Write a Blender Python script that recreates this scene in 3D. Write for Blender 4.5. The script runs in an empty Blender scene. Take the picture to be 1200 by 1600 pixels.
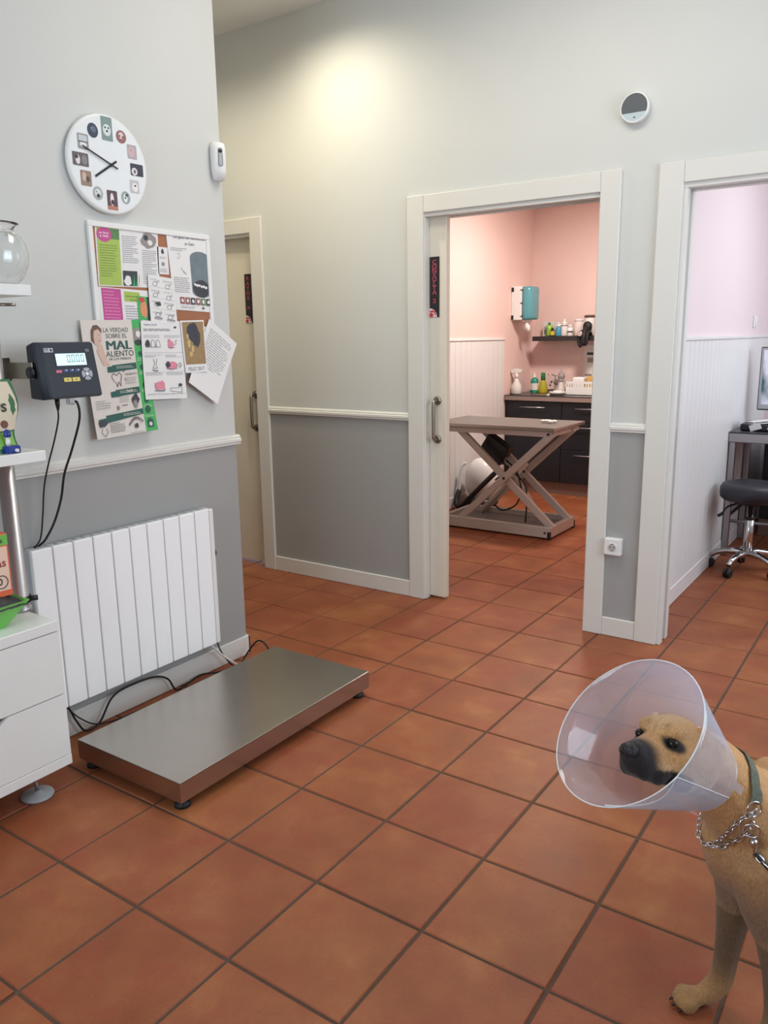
import bpy, bmesh, math, random
from mathutils import Vector, Matrix, noise
from mathutils.bvhtree import BVHTree
random.seed(7)
PI = math.pi
sc = bpy.context.scene
col = sc.collection

# ------------------------------------------------------------------ camera
F_PX, YAW, PITCH, ROLL = 1245.37, -0.602234, -0.214713, -0.0144765
CAM = Vector((1.2646, -1.1435, 1.4668))
fw = Vector((math.sin(YAW)*math.cos(PITCH), math.cos(YAW)*math.cos(PITCH), math.sin(PITCH)))
rt = Vector((math.cos(YAW), -math.sin(YAW), 0)); up = rt.cross(fw)
r2 = math.cos(ROLL)*rt + math.sin(ROLL)*up; u2 = -math.sin(ROLL)*rt + math.cos(ROLL)*up
cd = bpy.data.cameras.new('camera'); cam = bpy.data.objects.new('camera', cd); col.objects.link(cam)
cd.sensor_fit = 'VERTICAL'; cd.sensor_height = 36; cd.lens = 36*F_PX/1600; cd.clip_start = .02
m = Matrix((r2, u2, -fw)).transposed().to_4x4(); m.translation = CAM; cam.matrix_world = m
sc.camera = cam

# ------------------------------------------------------------------ world, lights, exposure
w = bpy.data.worlds.new('world'); sc.world = w; w.use_nodes = True
w.node_tree.nodes['Background'].inputs[0].default_value = (.80, .88, 1, 1)
w.node_tree.nodes['Background'].inputs[1].default_value = 1.0
sc.view_settings.view_transform = 'Standard'; sc.view_settings.look = 'None'
sc.view_settings.exposure = 0.0; sc.view_settings.gamma = 1; sc.view_settings.use_curve_mapping = False

def area(name, loc, direction, sx, sy, power, color):
    l = bpy.data.lights.new(name, 'AREA'); l.shape = 'RECTANGLE'; l.size = sx; l.size_y = sy; l.energy = power; l.color = color
    o = bpy.data.objects.new(name, l); col.objects.link(o); o.location = loc
    o.rotation_euler = Vector(direction).to_track_quat('-Z', 'Y').to_euler(); return o
def spot(name, loc, direction, power, color, angle, blend, r=.04):
    l = bpy.data.lights.new(name, 'SPOT'); l.energy = power; l.color = color; l.spot_size = angle; l.spot_blend = blend; l.shadow_soft_size = r
    o = bpy.data.objects.new(name, l); col.objects.link(o); o.location = loc
    o.rotation_euler = Vector(direction).to_track_quat('-Z', 'Y').to_euler(); return o
area('shop_window_daylight', (-.1, -3.12, 1.75), (0, 1, 0), 2.2, 1.8, 50, (.78, .89, 1))
area('side_window_daylight', (2.58, 1.15, 1.75), (-1, 0, 0), 1.7, 1.6, 44, (.78, .89, 1))
area('ceiling_lamp_hall', (-.1, 1.5, 3.18), (0, 0, -1), 1.2, .6, 19, (1, .93, .82))
area('ceiling_lamp_consult', (-1.0, 4.95, 2.72), (0, 0, -1), .3, .3, 52, (1, .92, .84))
area('ceiling_lamp_surgery', (1.45, 4.1, 2.72), (0, 0, -1), 1.2, 1.2, 26, (.86, .93, 1))
area('surgery_window_daylight', (2.45, 4.4, 1.6), (-1, 0, -.05), 1.4, 1.2, 20, (.88, .94, 1))

# ------------------------------------------------------------------ materials
MATS = {}
def srgb(r, g, b):
    f = lambda c: (c/255/12.92) if c/255 <= .04045 else ((c/255+.055)/1.055)**2.4
    return (f(r), f(g), f(b), 1)
def mat(name, rgb, rough=.5, metal=0, var=.04, scale=12, bump=0, bscale=60, coat=0, spec=.5):
    if name in MATS: return MATS[name]
    mt = bpy.data.materials.new(name); mt.use_nodes = True; nt = mt.node_tree; b = nt.nodes['Principled BSDF']
    c = srgb(*rgb)
    if var > 0:
        tc = nt.nodes.new('ShaderNodeTexCoord'); nz = nt.nodes.new('ShaderNodeTexNoise'); nz.inputs['Scale'].default_value = scale; nz.inputs['Detail'].default_value = 3
        nt.links.new(tc.outputs['Object'], nz.inputs['Vector'])
        mx = nt.nodes.new('ShaderNodeMix'); mx.data_type = 'RGBA'
        mx.inputs[6].default_value = tuple(max(0, x*(1-var)) for x in c[:3])+(1,); mx.inputs[7].default_value = tuple(min(1, x*(1+var)) for x in c[:3])+(1,)
        nt.links.new(nz.outputs['Fac'], mx.inputs[0]); nt.links.new(mx.outputs[2], b.inputs['Base Color'])
        if bump:
            n2 = nt.nodes.new('ShaderNodeTexNoise'); n2.inputs['Scale'].default_value = bscale; nt.links.new(tc.outputs['Object'], n2.inputs['Vector'])
            bp = nt.nodes.new('ShaderNodeBump'); bp.inputs['Strength'].default_value = bump; bp.inputs['Distance'].default_value = .01
            nt.links.new(n2.outputs['Fac'], bp.inputs['Height']); nt.links.new(bp.outputs['Normal'], b.inputs['Normal'])
    else: b.inputs['Base Color'].default_value = c
    b.inputs['Roughness'].default_value = rough; b.inputs['Metallic'].default_value = metal
    b.inputs['Coat Weight'].default_value = coat; b.inputs['Specular IOR Level'].default_value = spec
    MATS[name] = mt; return mt
def two_tone(name, top, bottom, zsplit):
    mt = mat(name, top, .6, var=.03, scale=3); nt = mt.node_tree; b = nt.nodes['Principled BSDF']
    mx0 = [n for n in nt.nodes if n.type == 'MIX'][0]
    g = nt.nodes.new('ShaderNodeNewGeometry'); s = nt.nodes.new('ShaderNodeSeparateXYZ'); nt.links.new(g.outputs['Position'], s.inputs[0])
    gt = nt.nodes.new('ShaderNodeMath'); gt.operation = 'GREATER_THAN'; gt.inputs[1].default_value = zsplit; nt.links.new(s.outputs['Z'], gt.inputs[0])
    mx = nt.nodes.new('ShaderNodeMix'); mx.data_type = 'RGBA'; mx.inputs[6].default_value = srgb(*bottom)
    nt.links.new(gt.outputs[0], mx.inputs[0]); nt.links.new(mx0.outputs[2], mx.inputs[7]); nt.links.new(mx.outputs[2], b.inputs['Base Color'])
    return mt
def glass(name, rgb, rough=.02, ior=1.45, mixf=.0):
    mt = bpy.data.materials.new(name); mt.use_nodes = True; nt = mt.node_tree; b = nt.nodes['Principled BSDF']
    b.inputs['Base Color'].default_value = srgb(*rgb); b.inputs['Transmission Weight'].default_value = 1; b.inputs['Roughness'].default_value = rough; b.inputs['IOR'].default_value = ior
    MATS[name] = mt; return mt
WALL = two_tone('grey_wall_paint', (205, 206, 202), (160, 160, 158), 1.03)
PINK = mat('pink_wall_paint', (234, 205, 198), .6, var=.02, scale=2)
LILAC = mat('pale_pink_wall_paint', (230, 214, 217), .6, var=.02, scale=2)
CEIL = mat('ceiling_paint', (225, 225, 220), .7, var=.02)
TRIM = mat('white_lacquer_trim', (217, 215, 209), .35, var=.02, scale=4)
BOARD = mat('wainscot_white', (226, 226, 226), .35, var=.02)
DOORM = mat('cream_door_lacquer', (222, 215, 200), .4, var=.02)
GROUT = mat('grout', (84, 66, 54), .9, var=.25, scale=40)
WHITE = mat('white_plastic', (232, 232, 230), .35, var=.02)
WLAM = mat('white_laminate', (236, 237, 234), .3, var=.015)
PAPER = mat('white_paper', (232, 231, 230), .7, var=.02)
INK = mat('dark_print', (70, 70, 76), .7, var=0); GREYINK = mat('grey_print', (150, 150, 156), .7, var=0)
BLACK = mat('black_plastic', (26, 27, 31), .4, var=.05); RUBBER = mat('black_rubber', (20, 20, 22), .6, var=.05)
NAVY = mat('dark_navy_plastic', (34, 40, 52), .45, var=.05)
STEEL = mat('brushed_steel', (178, 172, 164), .27, metal=1, var=.06, scale=8)
CHROME = mat('chrome', (210, 210, 212), .12, metal=1, var=.02)
SATIN = mat('satin_steel', (150, 143, 132), .32, metal=1, var=.05)
ALU = mat('aluminium', (186, 186, 192), .35, metal=1, var=.04)

def floor_tile_material():
    mt = bpy.data.materials.new('terracotta_tile'); mt.use_nodes = True; nt = mt.node_tree; b = nt.nodes['Principled BSDF']
    N = nt.nodes.new; L = nt.links.new
    g = N('ShaderNodeNewGeometry'); oi = N('ShaderNodeObjectInfo')
    n1 = N('ShaderNodeTexNoise'); n1.inputs['Scale'].default_value = 4.5; n1.inputs['Detail'].default_value = 4; n1.inputs['Roughness'].default_value = .55
    L(g.outputs['Position'], n1.inputs['Vector'])
    r1 = N('ShaderNodeValToRGB'); e = r1.color_ramp.elements
    e[0].position = .28; e[0].color = srgb(136, 78, 49); e[1].position = .74; e[1].color = srgb(172, 111, 72)
    x = e.new(.44); x.color = srgb(149, 85, 53); x2 = e.new(.58); x2.color = srgb(159, 94, 59)
    L(n1.outputs['Fac'], r1.inputs[0])
    n3 = N('ShaderNodeTexNoise'); n3.inputs['Scale'].default_value = 7.5; n3.inputs['Detail'].default_value = 5; n3.inputs['Roughness'].default_value = .6; n3.inputs['Distortion'].default_value = .4
    va = N('ShaderNodeVectorMath'); va.operation = 'ADD'; va.inputs[1].default_value = (3.7, 9.1, 0); L(g.outputs['Position'], va.inputs[0]); L(va.outputs[0], n3.inputs['Vector'])
    m3 = N('ShaderNodeMapRange'); m3.inputs[1].default_value = .46; m3.inputs[2].default_value = .70; m3.inputs[4].default_value = .75; L(n3.outputs['Fac'], m3.inputs[0])
    mr_ = N('ShaderNodeMix'); mr_.data_type = 'RGBA'; mr_.inputs[7].default_value = srgb(151, 76, 52); L(m3.outputs[0], mr_.inputs[0]); L(r1.outputs[0], mr_.inputs[6])
    n2 = N('ShaderNodeTexNoise'); n2.inputs['Scale'].default_value = 130; n2.inputs['Detail'].default_value = 4; L(g.outputs['Position'], n2.inputs['Vector'])
    hs = N('ShaderNodeHueSaturation'); L(mr_.outputs[2], hs.inputs['Color'])
    mr = N('ShaderNodeMapRange'); mr.inputs[3].default_value = .95; mr.inputs[4].default_value = 1.05; L(oi.outputs['Random'], mr.inputs[0]); L(mr.outputs[0], hs.inputs['Value'])
    mh = N('ShaderNodeMapRange'); mh.inputs[3].default_value = .496; mh.inputs[4].default_value = .504; L(oi.outputs['Random'], mh.inputs[0]); L(mh.outputs[0], hs.inputs['Hue'])
    mx = N('ShaderNodeMix'); mx.data_type = 'RGBA'; mx.blend_type = 'MULTIPLY'; mx.inputs[0].default_value = .26; L(hs.outputs[0], mx.inputs[6]); L(n2.outputs['Fac'], mx.inputs[7])
    L(mx.outputs[2], b.inputs['Base Color'])
    rr = N('ShaderNodeMapRange'); rr.inputs[3].default_value = .38; rr.inputs[4].default_value = .55; L(n1.outputs['Fac'], rr.inputs[0]); L(rr.outputs[0], b.inputs['Roughness'])
    bp = N('ShaderNodeBump'); bp.inputs['Strength'].default_value = .12; bp.inputs['Distance'].default_value = .004; L(n2.outputs['Fac'], bp.inputs['Height']); L(bp.outputs['Normal'], b.inputs['Normal'])
    b.inputs['Specular IOR Level'].default_value = .28
    return mt
TILE = floor_tile_material()

# ------------------------------------------------------------------ mesh helpers
class MB:
    def __init__(s): s.v = []; s.f = []; s.sm = []
    def add(s, verts, faces, smooth=False):
        k = len(s.v); s.v += [tuple(v) for v in verts]
        s.f += [tuple(i+k for i in f) for f in faces]; s.sm += [smooth]*len(faces); return s
    def bm(s, b, smooth=False):
        b.verts.index_update(); s.add([v.co[:] for v in b.verts], [[v.index for v in f.verts] for f in b.faces], smooth); b.free(); return s
    def box(s, x0, x1, y0, y1, z0, z1, bev=0, seg=1):
        b = bmesh.new(); bmesh.ops.create_cube(b, size=1)
        for v in b.verts: v.co = Vector((x0+(v.co.x+.5)*(x1-x0), y0+(v.co.y+.5)*(y1-y0), z0+(v.co.z+.5)*(z1-z0)))
        if bev: bmesh.ops.bevel(b, geom=b.edges[:], offset=bev, segments=seg, affect='EDGES', profile=.5)
        return s.bm(b)
    def obox(s, c, ax, ay, az, bev=0, seg=1):      # oriented box, half axes
        b = bmesh.new(); bmesh.ops.create_cube(b, size=2)
        c, ax, ay, az = map(Vector, (c, ax, ay, az))
        if bev:
            sx, sy, sz = ax.length, ay.length, az.length
            for v in b.verts: v.co = Vector((v.co.x*sx, v.co.y*sy, v.co.z*sz))
            bmesh.ops.bevel(b, geom=b.edges[:], offset=bev, segments=seg, affect='EDGES', profile=.5)
            ex, ey, ez = ax.normalized(), ay.normalized(), az.normalized()
            for v in b.verts: v.co = c+ex*v.co.x+ey*v.co.y+ez*v.co.z
        else:
            for v in b.verts: v.co = c+ax*v.co.x+ay*v.co.y+az*v.co.z
        return s.bm(b)
    def tube(s, pts, r, n=10, cap=True, closed=False):
        pts = [Vector(p) for p in pts]; rs = r if isinstance(r, (list, tuple)) else [r]*len(pts)
        V = []; Fc = []; prev = None; m_ = len(pts)
        for i, p in enumerate(pts):
            if closed: t = (pts[(i+1) % m_]-pts[i-1])
            else: t = (pts[min(i+1, m_-1)]-pts[max(i-1, 0)])
            t.normalize()
            if prev is None: a = t.orthogonal().normalized()
            else:
                a = prev-t*prev.dot(t)
                a = a.normalized() if a.length > 1e-6 else t.orthogonal().normalized()
            prev = a; bb = t.cross(a)
            for k in range(n): V.append(p+rs[i]*(math.cos(2*PI*k/n)*a+math.sin(2*PI*k/n)*bb))
        for i in range(m_ if closed else m_-1):
            j = (i+1) % m_
            for k in range(n): Fc.append((i*n+k, i*n+(k+1) % n, j*n+(k+1) % n, j*n+k))
        s.add(V, Fc, True)
        if cap and not closed:
            k = len(s.v)-len(V); s.f += [tuple(k+i for i in reversed(range(n))), tuple(k+(m_-1)*n+i for i in range(n))]; s.sm += [False, False]
        return s
    def lathe(s, prof, c=(0, 0, 0), axis=(0, 0, 1), n=24, cap=True, smooth=True):
        az = Vector(axis).normalized(); a = az.orthogonal().normalized(); b = az.cross(a); c = Vector(c); V = []; Fc = []
        for r, h in prof:
            for k in range(n): V.append(c+az*h+max(r, 1e-5)*(math.cos(2*PI*k/n)*a+math.sin(2*PI*k/n)*b))
        for i in range(len(prof)-1):
            for k in range(n): Fc.append((i*n+k, i*n+(k+1) % n, (i+1)*n+(k+1) % n, (i+1)*n+k))
        s.add(V, Fc, smooth)
        if cap:
            k = len(s.v)-len(V); s.f += [tuple(k+i for i in reversed(range(n))), tuple(k+(len(prof)-1)*n+i for i in range(n))]; s.sm += [False, False]
        return s
    def cyl(s, p0, p1, r, n=16): 
        p0, p1 = Vector(p0), Vector(p1); return s.lathe([(r, 0), (r, (p1-p0).length)], p0, p1-p0, n)
    def prism(s, poly, o, ax, ay, az):              # 2D polygon extruded along az
        o, ax, ay, az = map(Vector, (o, ax, ay, az)); n = len(poly)
        V = [o+ax*x+ay*y for x, y in poly]+[o+ax*x+ay*y+az for x, y in poly]
        Fc = [tuple(reversed(range(n))), tuple(range(n, 2*n))]+[(i, (i+1) % n, n+(i+1) % n, n+i) for i in range(n)]
        return s.add(V, Fc)
    def ell(s, c, rx, ry, rz, n=16, R=None):
        b = bmesh.new(); bmesh.ops.create_uvsphere(b, u_segments=n, v_segments=max(6, n//2), radius=1)
        c = Vector(c)
        for v in b.verts:
            q = Vector((v.co.x*rx, v.co.y*ry, v.co.z*rz)); v.co = c+(R @ q if R else q)
        return s.bm(b, True)
    def torus(s, c, axis, R, r, n=20, k=6):
        az = Vector(axis).normalized(); a = az.orthogonal().normalized(); b = az.cross(a); c = Vector(c)
        return s.tube([c+R*(math.cos(2*PI*i/n)*a+math.sin(2*PI*i/n)*b) for i in range(n)], r, k, closed=True)
    def build(s, name, mt, parent=None):
        me = bpy.data.meshes.new(name); me.from_pydata(s.v, [], s.f)
        me.polygons.foreach_set('use_smooth', s.sm); me.update()
        b = bmesh.new(); b.from_mesh(me); bmesh.ops.recalc_face_normals(b, faces=b.faces); b.to_mesh(me); b.free()
        me.materials.append(mt); o = bpy.data.objects.new(name, me); col.objects.link(o)
        if parent: attach(o, parent)
        return o
ROOT = {}
def attach(o, p):
    o.parent = p
    if p.type == 'EMPTY': o.matrix_parent_inverse = Matrix.Translation(-p.location)
def tag(o, label, cat, group=None):
    o['label'] = label; o['category'] = cat
    if group: o['group'] = group
    return o
def thing(name, label, cat, loc, group=None):
    o = bpy.data.objects.new(name, None); col.objects.link(o); o.location = loc; o.empty_display_size = .05; return tag(o, label, cat, group)
def struct(o, label=None):
    o['kind'] = 'structure'
    if label: o['label'] = label
    return o
def sbox(name, mt, boxes, bev=0):
    b = MB()
    for q in boxes: b.box(*q, bev=bev)
    return struct(b.build(name, mt))
def sempty(name, loc):
    o = bpy.data.objects.new(name, None); col.objects.link(o); o.location = loc; return struct(o)
def catmull(pts, n=8):
    P = [Vector(p) for p in pts]; P = [2*P[0]-P[1]]+P+[2*P[-1]-P[-2]]; out = []
    for i in range(1, len(P)-2):
        for k in range(n):
            t = k/n; a, b, c, d = P[i-1:i+3]
            out.append(.5*((2*b)+(c-a)*t+(2*a-5*b+4*c-d)*t*t+(3*b-a-3*c+d)*t**3))
    out.append(P[-2]); return out
def text2d(s, size, bold=0, align='CENTER'):
    c = bpy.data.curves.new('t', 'FONT'); c.body = s; c.size = size; c.align_x = align; c.align_y = 'CENTER'; c.offset = bold; c.resolution_u = 3
    o = bpy.data.objects.new('t', c); me = o.to_mesh(); V = [v.co.copy() for v in me.vertices]; Fc = [tuple(p.vertices) for p in me.polygons]
    o.to_mesh_clear(); bpy.data.objects.remove(o); bpy.data.curves.remove(c); return V, Fc
def text3d(s, size, o, ax, ay, bold=0, align='CENTER'):
    V, Fc = text2d(s, size, bold, align); o, ax, ay = Vector(o), Vector(ax), Vector(ay)
    return MB().add([o+ax*v.x+ay*v.y for v in V], Fc)

# ------------------------------------------------------------------ setting: floor
T = .34
slab = struct(MB().box(-3.6, 2.7, -3.3, 6.6, -.06, -.004).build('floor', GROUT), 'terracotta tiled floor with dark grout lines')
def tile_mesh():
    b = bmesh.new(); bmesh.ops.create_cube(b, size=1)
    for v in b.verts: v.co = Vector((v.co.x*.3315, v.co.y*.3315, v.co.z*.012-.006))
    bmesh.ops.bevel(b, geom=[e for e in b.edges if all(v.co.z > -.001 for v in e.verts)], offset=.003, segments=1, affect='EDGES')
    me = bpy.data.meshes.new('floor_tile'); b.to_mesh(me); b.free(); me.materials.append(TILE); return me
tm = tile_mesh(); cand = []
def project(p):
    d = Vector(p)-CAM; z = d.dot(fw)
    return (600+F_PX*d.dot(r2)/z, 800-F_PX*d.dot(u2)/z, z) if z > .05 else None
for a in range(-11, 8):
    for b in range(-10, 20):
        c = Vector(((a+.5)*T, (b+.5)*T, 0)); q = project(c); s = -1
        if q and -120 < q[0] < 1320 and q[1] < 1790: s = 1/(q[2]**2)
        if c.x < -1.5 and c.y < 1.2: s = -1
        if c.x < -2.3 and c.y > 2.7: s = -1
        cand.append((s, c))
cand.sort(key=lambda t: -t[0])
rest = MB()
for i, (s, c) in enumerate(cand):
    dz = random.uniform(-.0008, .0008)
    if i < 300 and s > 0:
        o = bpy.data.objects.new('floor_tile', tm); col.objects.link(o); o.location = c+Vector((0, 0, dz)); o.rotation_euler = (random.uniform(-.001, .001), random.uniform(-.001, .001), random.uniform(-.004, .004)); o.parent = slab
    else: rest.box(c.x-.1657, c.x+.1657, c.y-.1657, c.y+.1657, -.012, dz)
ro = rest.build('distant_floor_tiles', TILE, slab); ro['kind'] = 'stuff'

# ------------------------------------------------------------------ setting: walls
XL, YB, YC, H = -1.32, 2.59, 1.44, 3.22
sbox('wall_left', WALL, [(-3.5, XL, -3.3, YC, 0, H)])
sbox('wall_back', WALL, [(-3.5, -3.06, YB, YB+.11, 0, H), (-2.25, -1.02, YB, YB+.11, 0, 2.10), (-.08, .285, YB, YB+.11, 0, 2.10), (1.22, 2.65, YB, YB+.11, 0, 2.10), (-3.06, 2.65, YB, YB+.11, 2.10, H)])
sbox('wall_alcove', WALL, [(-3.6, -3.5, YC, YB+.1, 0, H)])
sbox('wall_right', WALL, [(2.65, 2.75, -3.3, YB+.1, 0, .9), (2.65, 2.75, -3.3, YB+.1, 2.6, H), (2.65, 2.75, -3.3, 0, .9, 2.6), (2.65, 2.75, 2.0, YB+.1, .9, 2.6)])
sbox('wall_front', WALL, [(XL, 2.65, -3.3, -3.2, 0, .8), (XL, 2.65, -3.3, -3.2, 2.7, H), (XL, -1.22, -3.3, -3.2, .8, 2.7), (1.05, 2.65, -3.3, -3.2, .8, 2.7)])
sbox('ceiling', CEIL, [(-3.6, 2.75, -3.3, YB+.1, H, H+.1)])
# consulting room and surgery shells
sbox('wall_consult_left', PINK, [(-2.23, -2.13, YB+.11, 6.55, 0, 2.75)])
sbox('wall_consult_back', PINK, [(-2.13, .07, 6.45, 6.55, 0, 2.75)])
sbox('wall_partition', PINK, [(.07, .12, YB+.11, 6.55, 0, 2.75)])
sbox('wall_surgery_left', LILAC, [(.12, .17, YB+.11, 6.55, 0, 2.75)])
sbox('wall_surgery_back', LILAC, [(.17, 2.65, 5.75, 5.85, 0, 2.75)])
sbox('wall_surgery_right', LILAC, [(2.55, 2.65, YB+.11, 5.75, 0, .9), (2.55, 2.65, YB+.11, 5.75, 2.3, 2.75), (2.55, 2.65, YB+.11, 3.6, .9, 2.3), (2.55, 2.65, 5.2, 5.75, .9, 2.3)])
sbox('ceiling_consult', CEIL, [(-2.23, 2.65, YB+.11, 6.55, 2.75, 2.85)])

# wainscot boards, each one a child
def wainscot(name, x, y0, y1, ztop, label):
    b = MB().box(x, x+.006, y0, y1, .09, ztop); o = struct(b.build(name, BOARD), label)
    n = round((y1-y0)/.095); wd = (y1-y0)/n
    for i in range(n):
        MB().box(x+.004, x+.014, y0+i*wd+.0016, y0+(i+1)*wd-.0016, .095, ztop-.012, bev=.003).build('board', BOARD, o)
    MB().box(x, x+.022, y0, y1, ztop-.014, ztop+.006, bev=.004).build('cap_rail', BOARD, o)
    MB().box(x, x+.018, y0, y1, 0, .10, bev=.004).build('skirting_board', BOARD, o)
wainscot('trim_4', -2.13, YB+.12, 5.82, 1.445, 'white vertical board wainscot on the left wall of the pink consulting room')
wainscot('trim_5', .17, YB+.12, 5.70, 1.445, 'white vertical board wainscot on the left wall of the right-hand room')

# skirting and dado rails
def dado_profile(): return [(0, 0), (.006, .002), (.014, .004), (.014, .012), (.019, .016), (.019, .027), (.012, .031), (.012, .038), (.006, .044), (0, .046)]
def rail(name, o, along, out, length, label):
    b = MB(); b.prism([(x, y) for x, y in dado_profile()], o, out, (0, 0, 1), Vector(along)*length); return struct(b.build(name, TRIM), label)
rail('trim_1', (XL, -3.2, 1.005), (0, 1, 0), (1, 0, 0), YC+3.2+.019, 'white moulded dado rail on the left wall above the radiator')
rail('trim_2', (-2.155, YB, 1.015), (1, 0, 0), (0, -1, 0), 1.035, 'white moulded dado rail between the cream door and the middle doorway')
rail('trim_3', (.015, YB, 1.015), (1, 0, 0), (0, -1, 0), .165, 'short white dado rail between the two open doorways')
rail('trim_6', (-3.4, YC, 1.005), (1, 0, 0), (0, 1, 0), 2.08-.001, 'white moulded dado rail round the wall corner')
sbox('baseboard_left', TRIM, [(XL, XL+.013, -3.2, YC+.013, 0, .094)], bev=.003)
sbox('baseboard_back', TRIM, [(-2.155, -1.12, YB-.013, YB, 0, .094)], bev=.003)
sbox('baseboard_center', TRIM, [(.015, .18, YB-.013, YB, 0, .094)], bev=.003)
sbox('baseboard_corner', TRIM, [(-3.4, XL+.013, YC, YC+.013, 0, .094)], bev=.003)

# door frames
def frame(name, xi0, xi1, xo0, xo1, label, left=True, right=True, lt=.018):
    e = sempty(name, ((xi0+xi1)/2, YB, 0)); e['label'] = label; zt = 2.10
    y0, y1 = YB-.016, YB+.002
    if left: MB().box(xo0, xi0, y0, y1, 0, zt+.086, bev=.003).build('frame_stile', TRIM, e)
    if right: MB().box(xi1, xo1, y0, y1, 0, zt+.086, bev=.003).build('frame_stile', TRIM, e)
    MB().box(xi0+.0005, xi1-.0005, y0+.001, y1, zt-.002, zt+.085, bev=.003).build('frame_head', TRIM, e)
    if left:
        MB().box(xi0-.012, xi0+lt, y1-.004, YB+.04, 0, zt-.0225, bev=.002).build('jamb_lining', TRIM, e)
        MB().box(xi0-.012, xi0+lt, YB+.088, YB+.13, 0, zt-.0225, bev=.002).build('jamb_lining', TRIM, e)
        MB().box(xi0-.03, xi0-.013, YB+.041, YB+.087, 0, zt-.03, bev=0).build('pocket_slot', BLACK, e)
    if right: MB().box(xi1-.006, xi1+.012, y1-.004, YB+.13, 0, zt-.0225, bev=.002).build('jamb_lining', TRIM, e)
    MB().box(xi0-.01, xi1+.01, y1-.004, YB+.038, zt-.022, zt+.003, bev=.002).build('head_lining', TRIM, e)
    MB().box(xi0-.01, xi1+.01, YB+.09, YB+.13, zt-.022, zt+.003, bev=.002).build('head_lining', TRIM, e)
    MB().box(xi0-.01, xi1+.01, YB+.0385, YB+.0895, zt-.004, zt+.003).build('track', SATIN, e)
    return e
frame('trim_7', -3.06, -2.25, -3.15, -2.155, 'white frame around the cream X-ray room door', left=False)
frame('trim_8', -1.02, -.08, -1.12, .015, 'white frame of the middle doorway into the pink consulting room', lt=.004)
frame('trim_9', .285, 1.22, .18, 1.315, 'white frame of the right doorway')
# sliding doors (cream), handles as parts
def handle_parts(x, yf, zc, L, e):
    h = MB(); pts = [(x, yf, zc+L/2-.012), (x, yf-.03, zc+L/2-.012), (x, yf-.042, zc+L/2-.022), (x, yf-.045, zc+L/2-.04), (x, yf-.045, zc-L/2+.04), (x, yf-.042, zc-L/2+.022), (x, yf-.03, zc-L/2+.012), (x, yf, zc-L/2+.012)]
    h.tube(catmull(pts, 5), .0095, 12)
    ho = h.build('handle', SATIN, e)
    for s in (1, -1): MB().lathe([(.024, 0), (.024, .006), (.016, .011)], (x, yf, zc+s*(L/2-.012)), (0, -1, 0), 20).build('rosette', SATIN, ho)
d2 = struct(MB().box(-1.30, -.915, YB+.045, YB+.085, .012, 2.09, bev=.002).build('door_2', DOORM), 'cream sliding door half drawn out of its pocket, middle doorway')
handle_parts(-.967, YB+.045, 1.024, .235, d2)
d1 = struct(MB().box(-3.05, -2.20, YB+.045, YB+.085, .02, 2.09, bev=.002).build('door_1', DOORM), 'closed cream sliding door with a vertical sign, behind the wall corner')
handle_parts(-2.315, YB+.045, 1.02, .235, d1)
# vertical door signs
SIGNB = mat('sign_black', (34, 30, 34), .4, var=0); SIGNR = mat('sign_red_letters', (188, 74, 92), .5, var=0); SIGNW = mat('sign_white', (226, 214, 214), .5, var=0); REDP = mat('paw_red', (196, 48, 60), .5, var=0)
def door_sign(label, word, xc, y, z0, z1, wd):
    e = thing('door_sign', label, 'sign', (xc, y, z0))
    MB().box(xc-wd/2, xc+wd/2, y-.003, y, z0, z1, bev=.001).build('plate', SIGNB, e)
    n = len(word); top = z1-.022; step = (z1-z0-.09)/n*1.0
    for i, ch in enumerate(word):
        if ch == ' ': continue
        V, Fc = text2d(ch, .034, .0008); zc = top-i*step-.006
        MB().add([(xc+v.x*1.15, y-.0034, zc+v.y*.9) for v in V], Fc).build('letter', SIGNR, e)
    arc = [(-wd/2, 0)]+[(-wd/2+.046*math.cos(t), .046*math.sin(t)) for t in [PI/2*k/10 for k in range(11)]]
    pw = MB().prism(arc, (xc, y-.0034, z0+.001), (1, 0, 0), (0, 0, 1), (0, -.0004, 0)).build('paw_emblem', SIGNW, e)
    p = MB()
    for dx, dz, r in ((-.018, .012, .012), (-.021, .030, .006), (-.010, .032, .006), (.001, .027, .006), (.006, .016, .005)):
        p.lathe([(r, 0), (r, .0005)], (xc+dx, y-.0039, z0+dz), (0, -1, 0), 12)
    p.build('paw_print', REDP, pw)
door_sign('black vertical sign reading CONSULTA 2 on the half-open middle door', 'CONSULTA 2', -.985, YB+.045, 1.572, 1.882, .060)
door_sign('black vertical sign reading RAYOS X on the closed cream door', 'RAYOS X', -2.335, YB+.045, 1.572, 1.868, .056)

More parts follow.
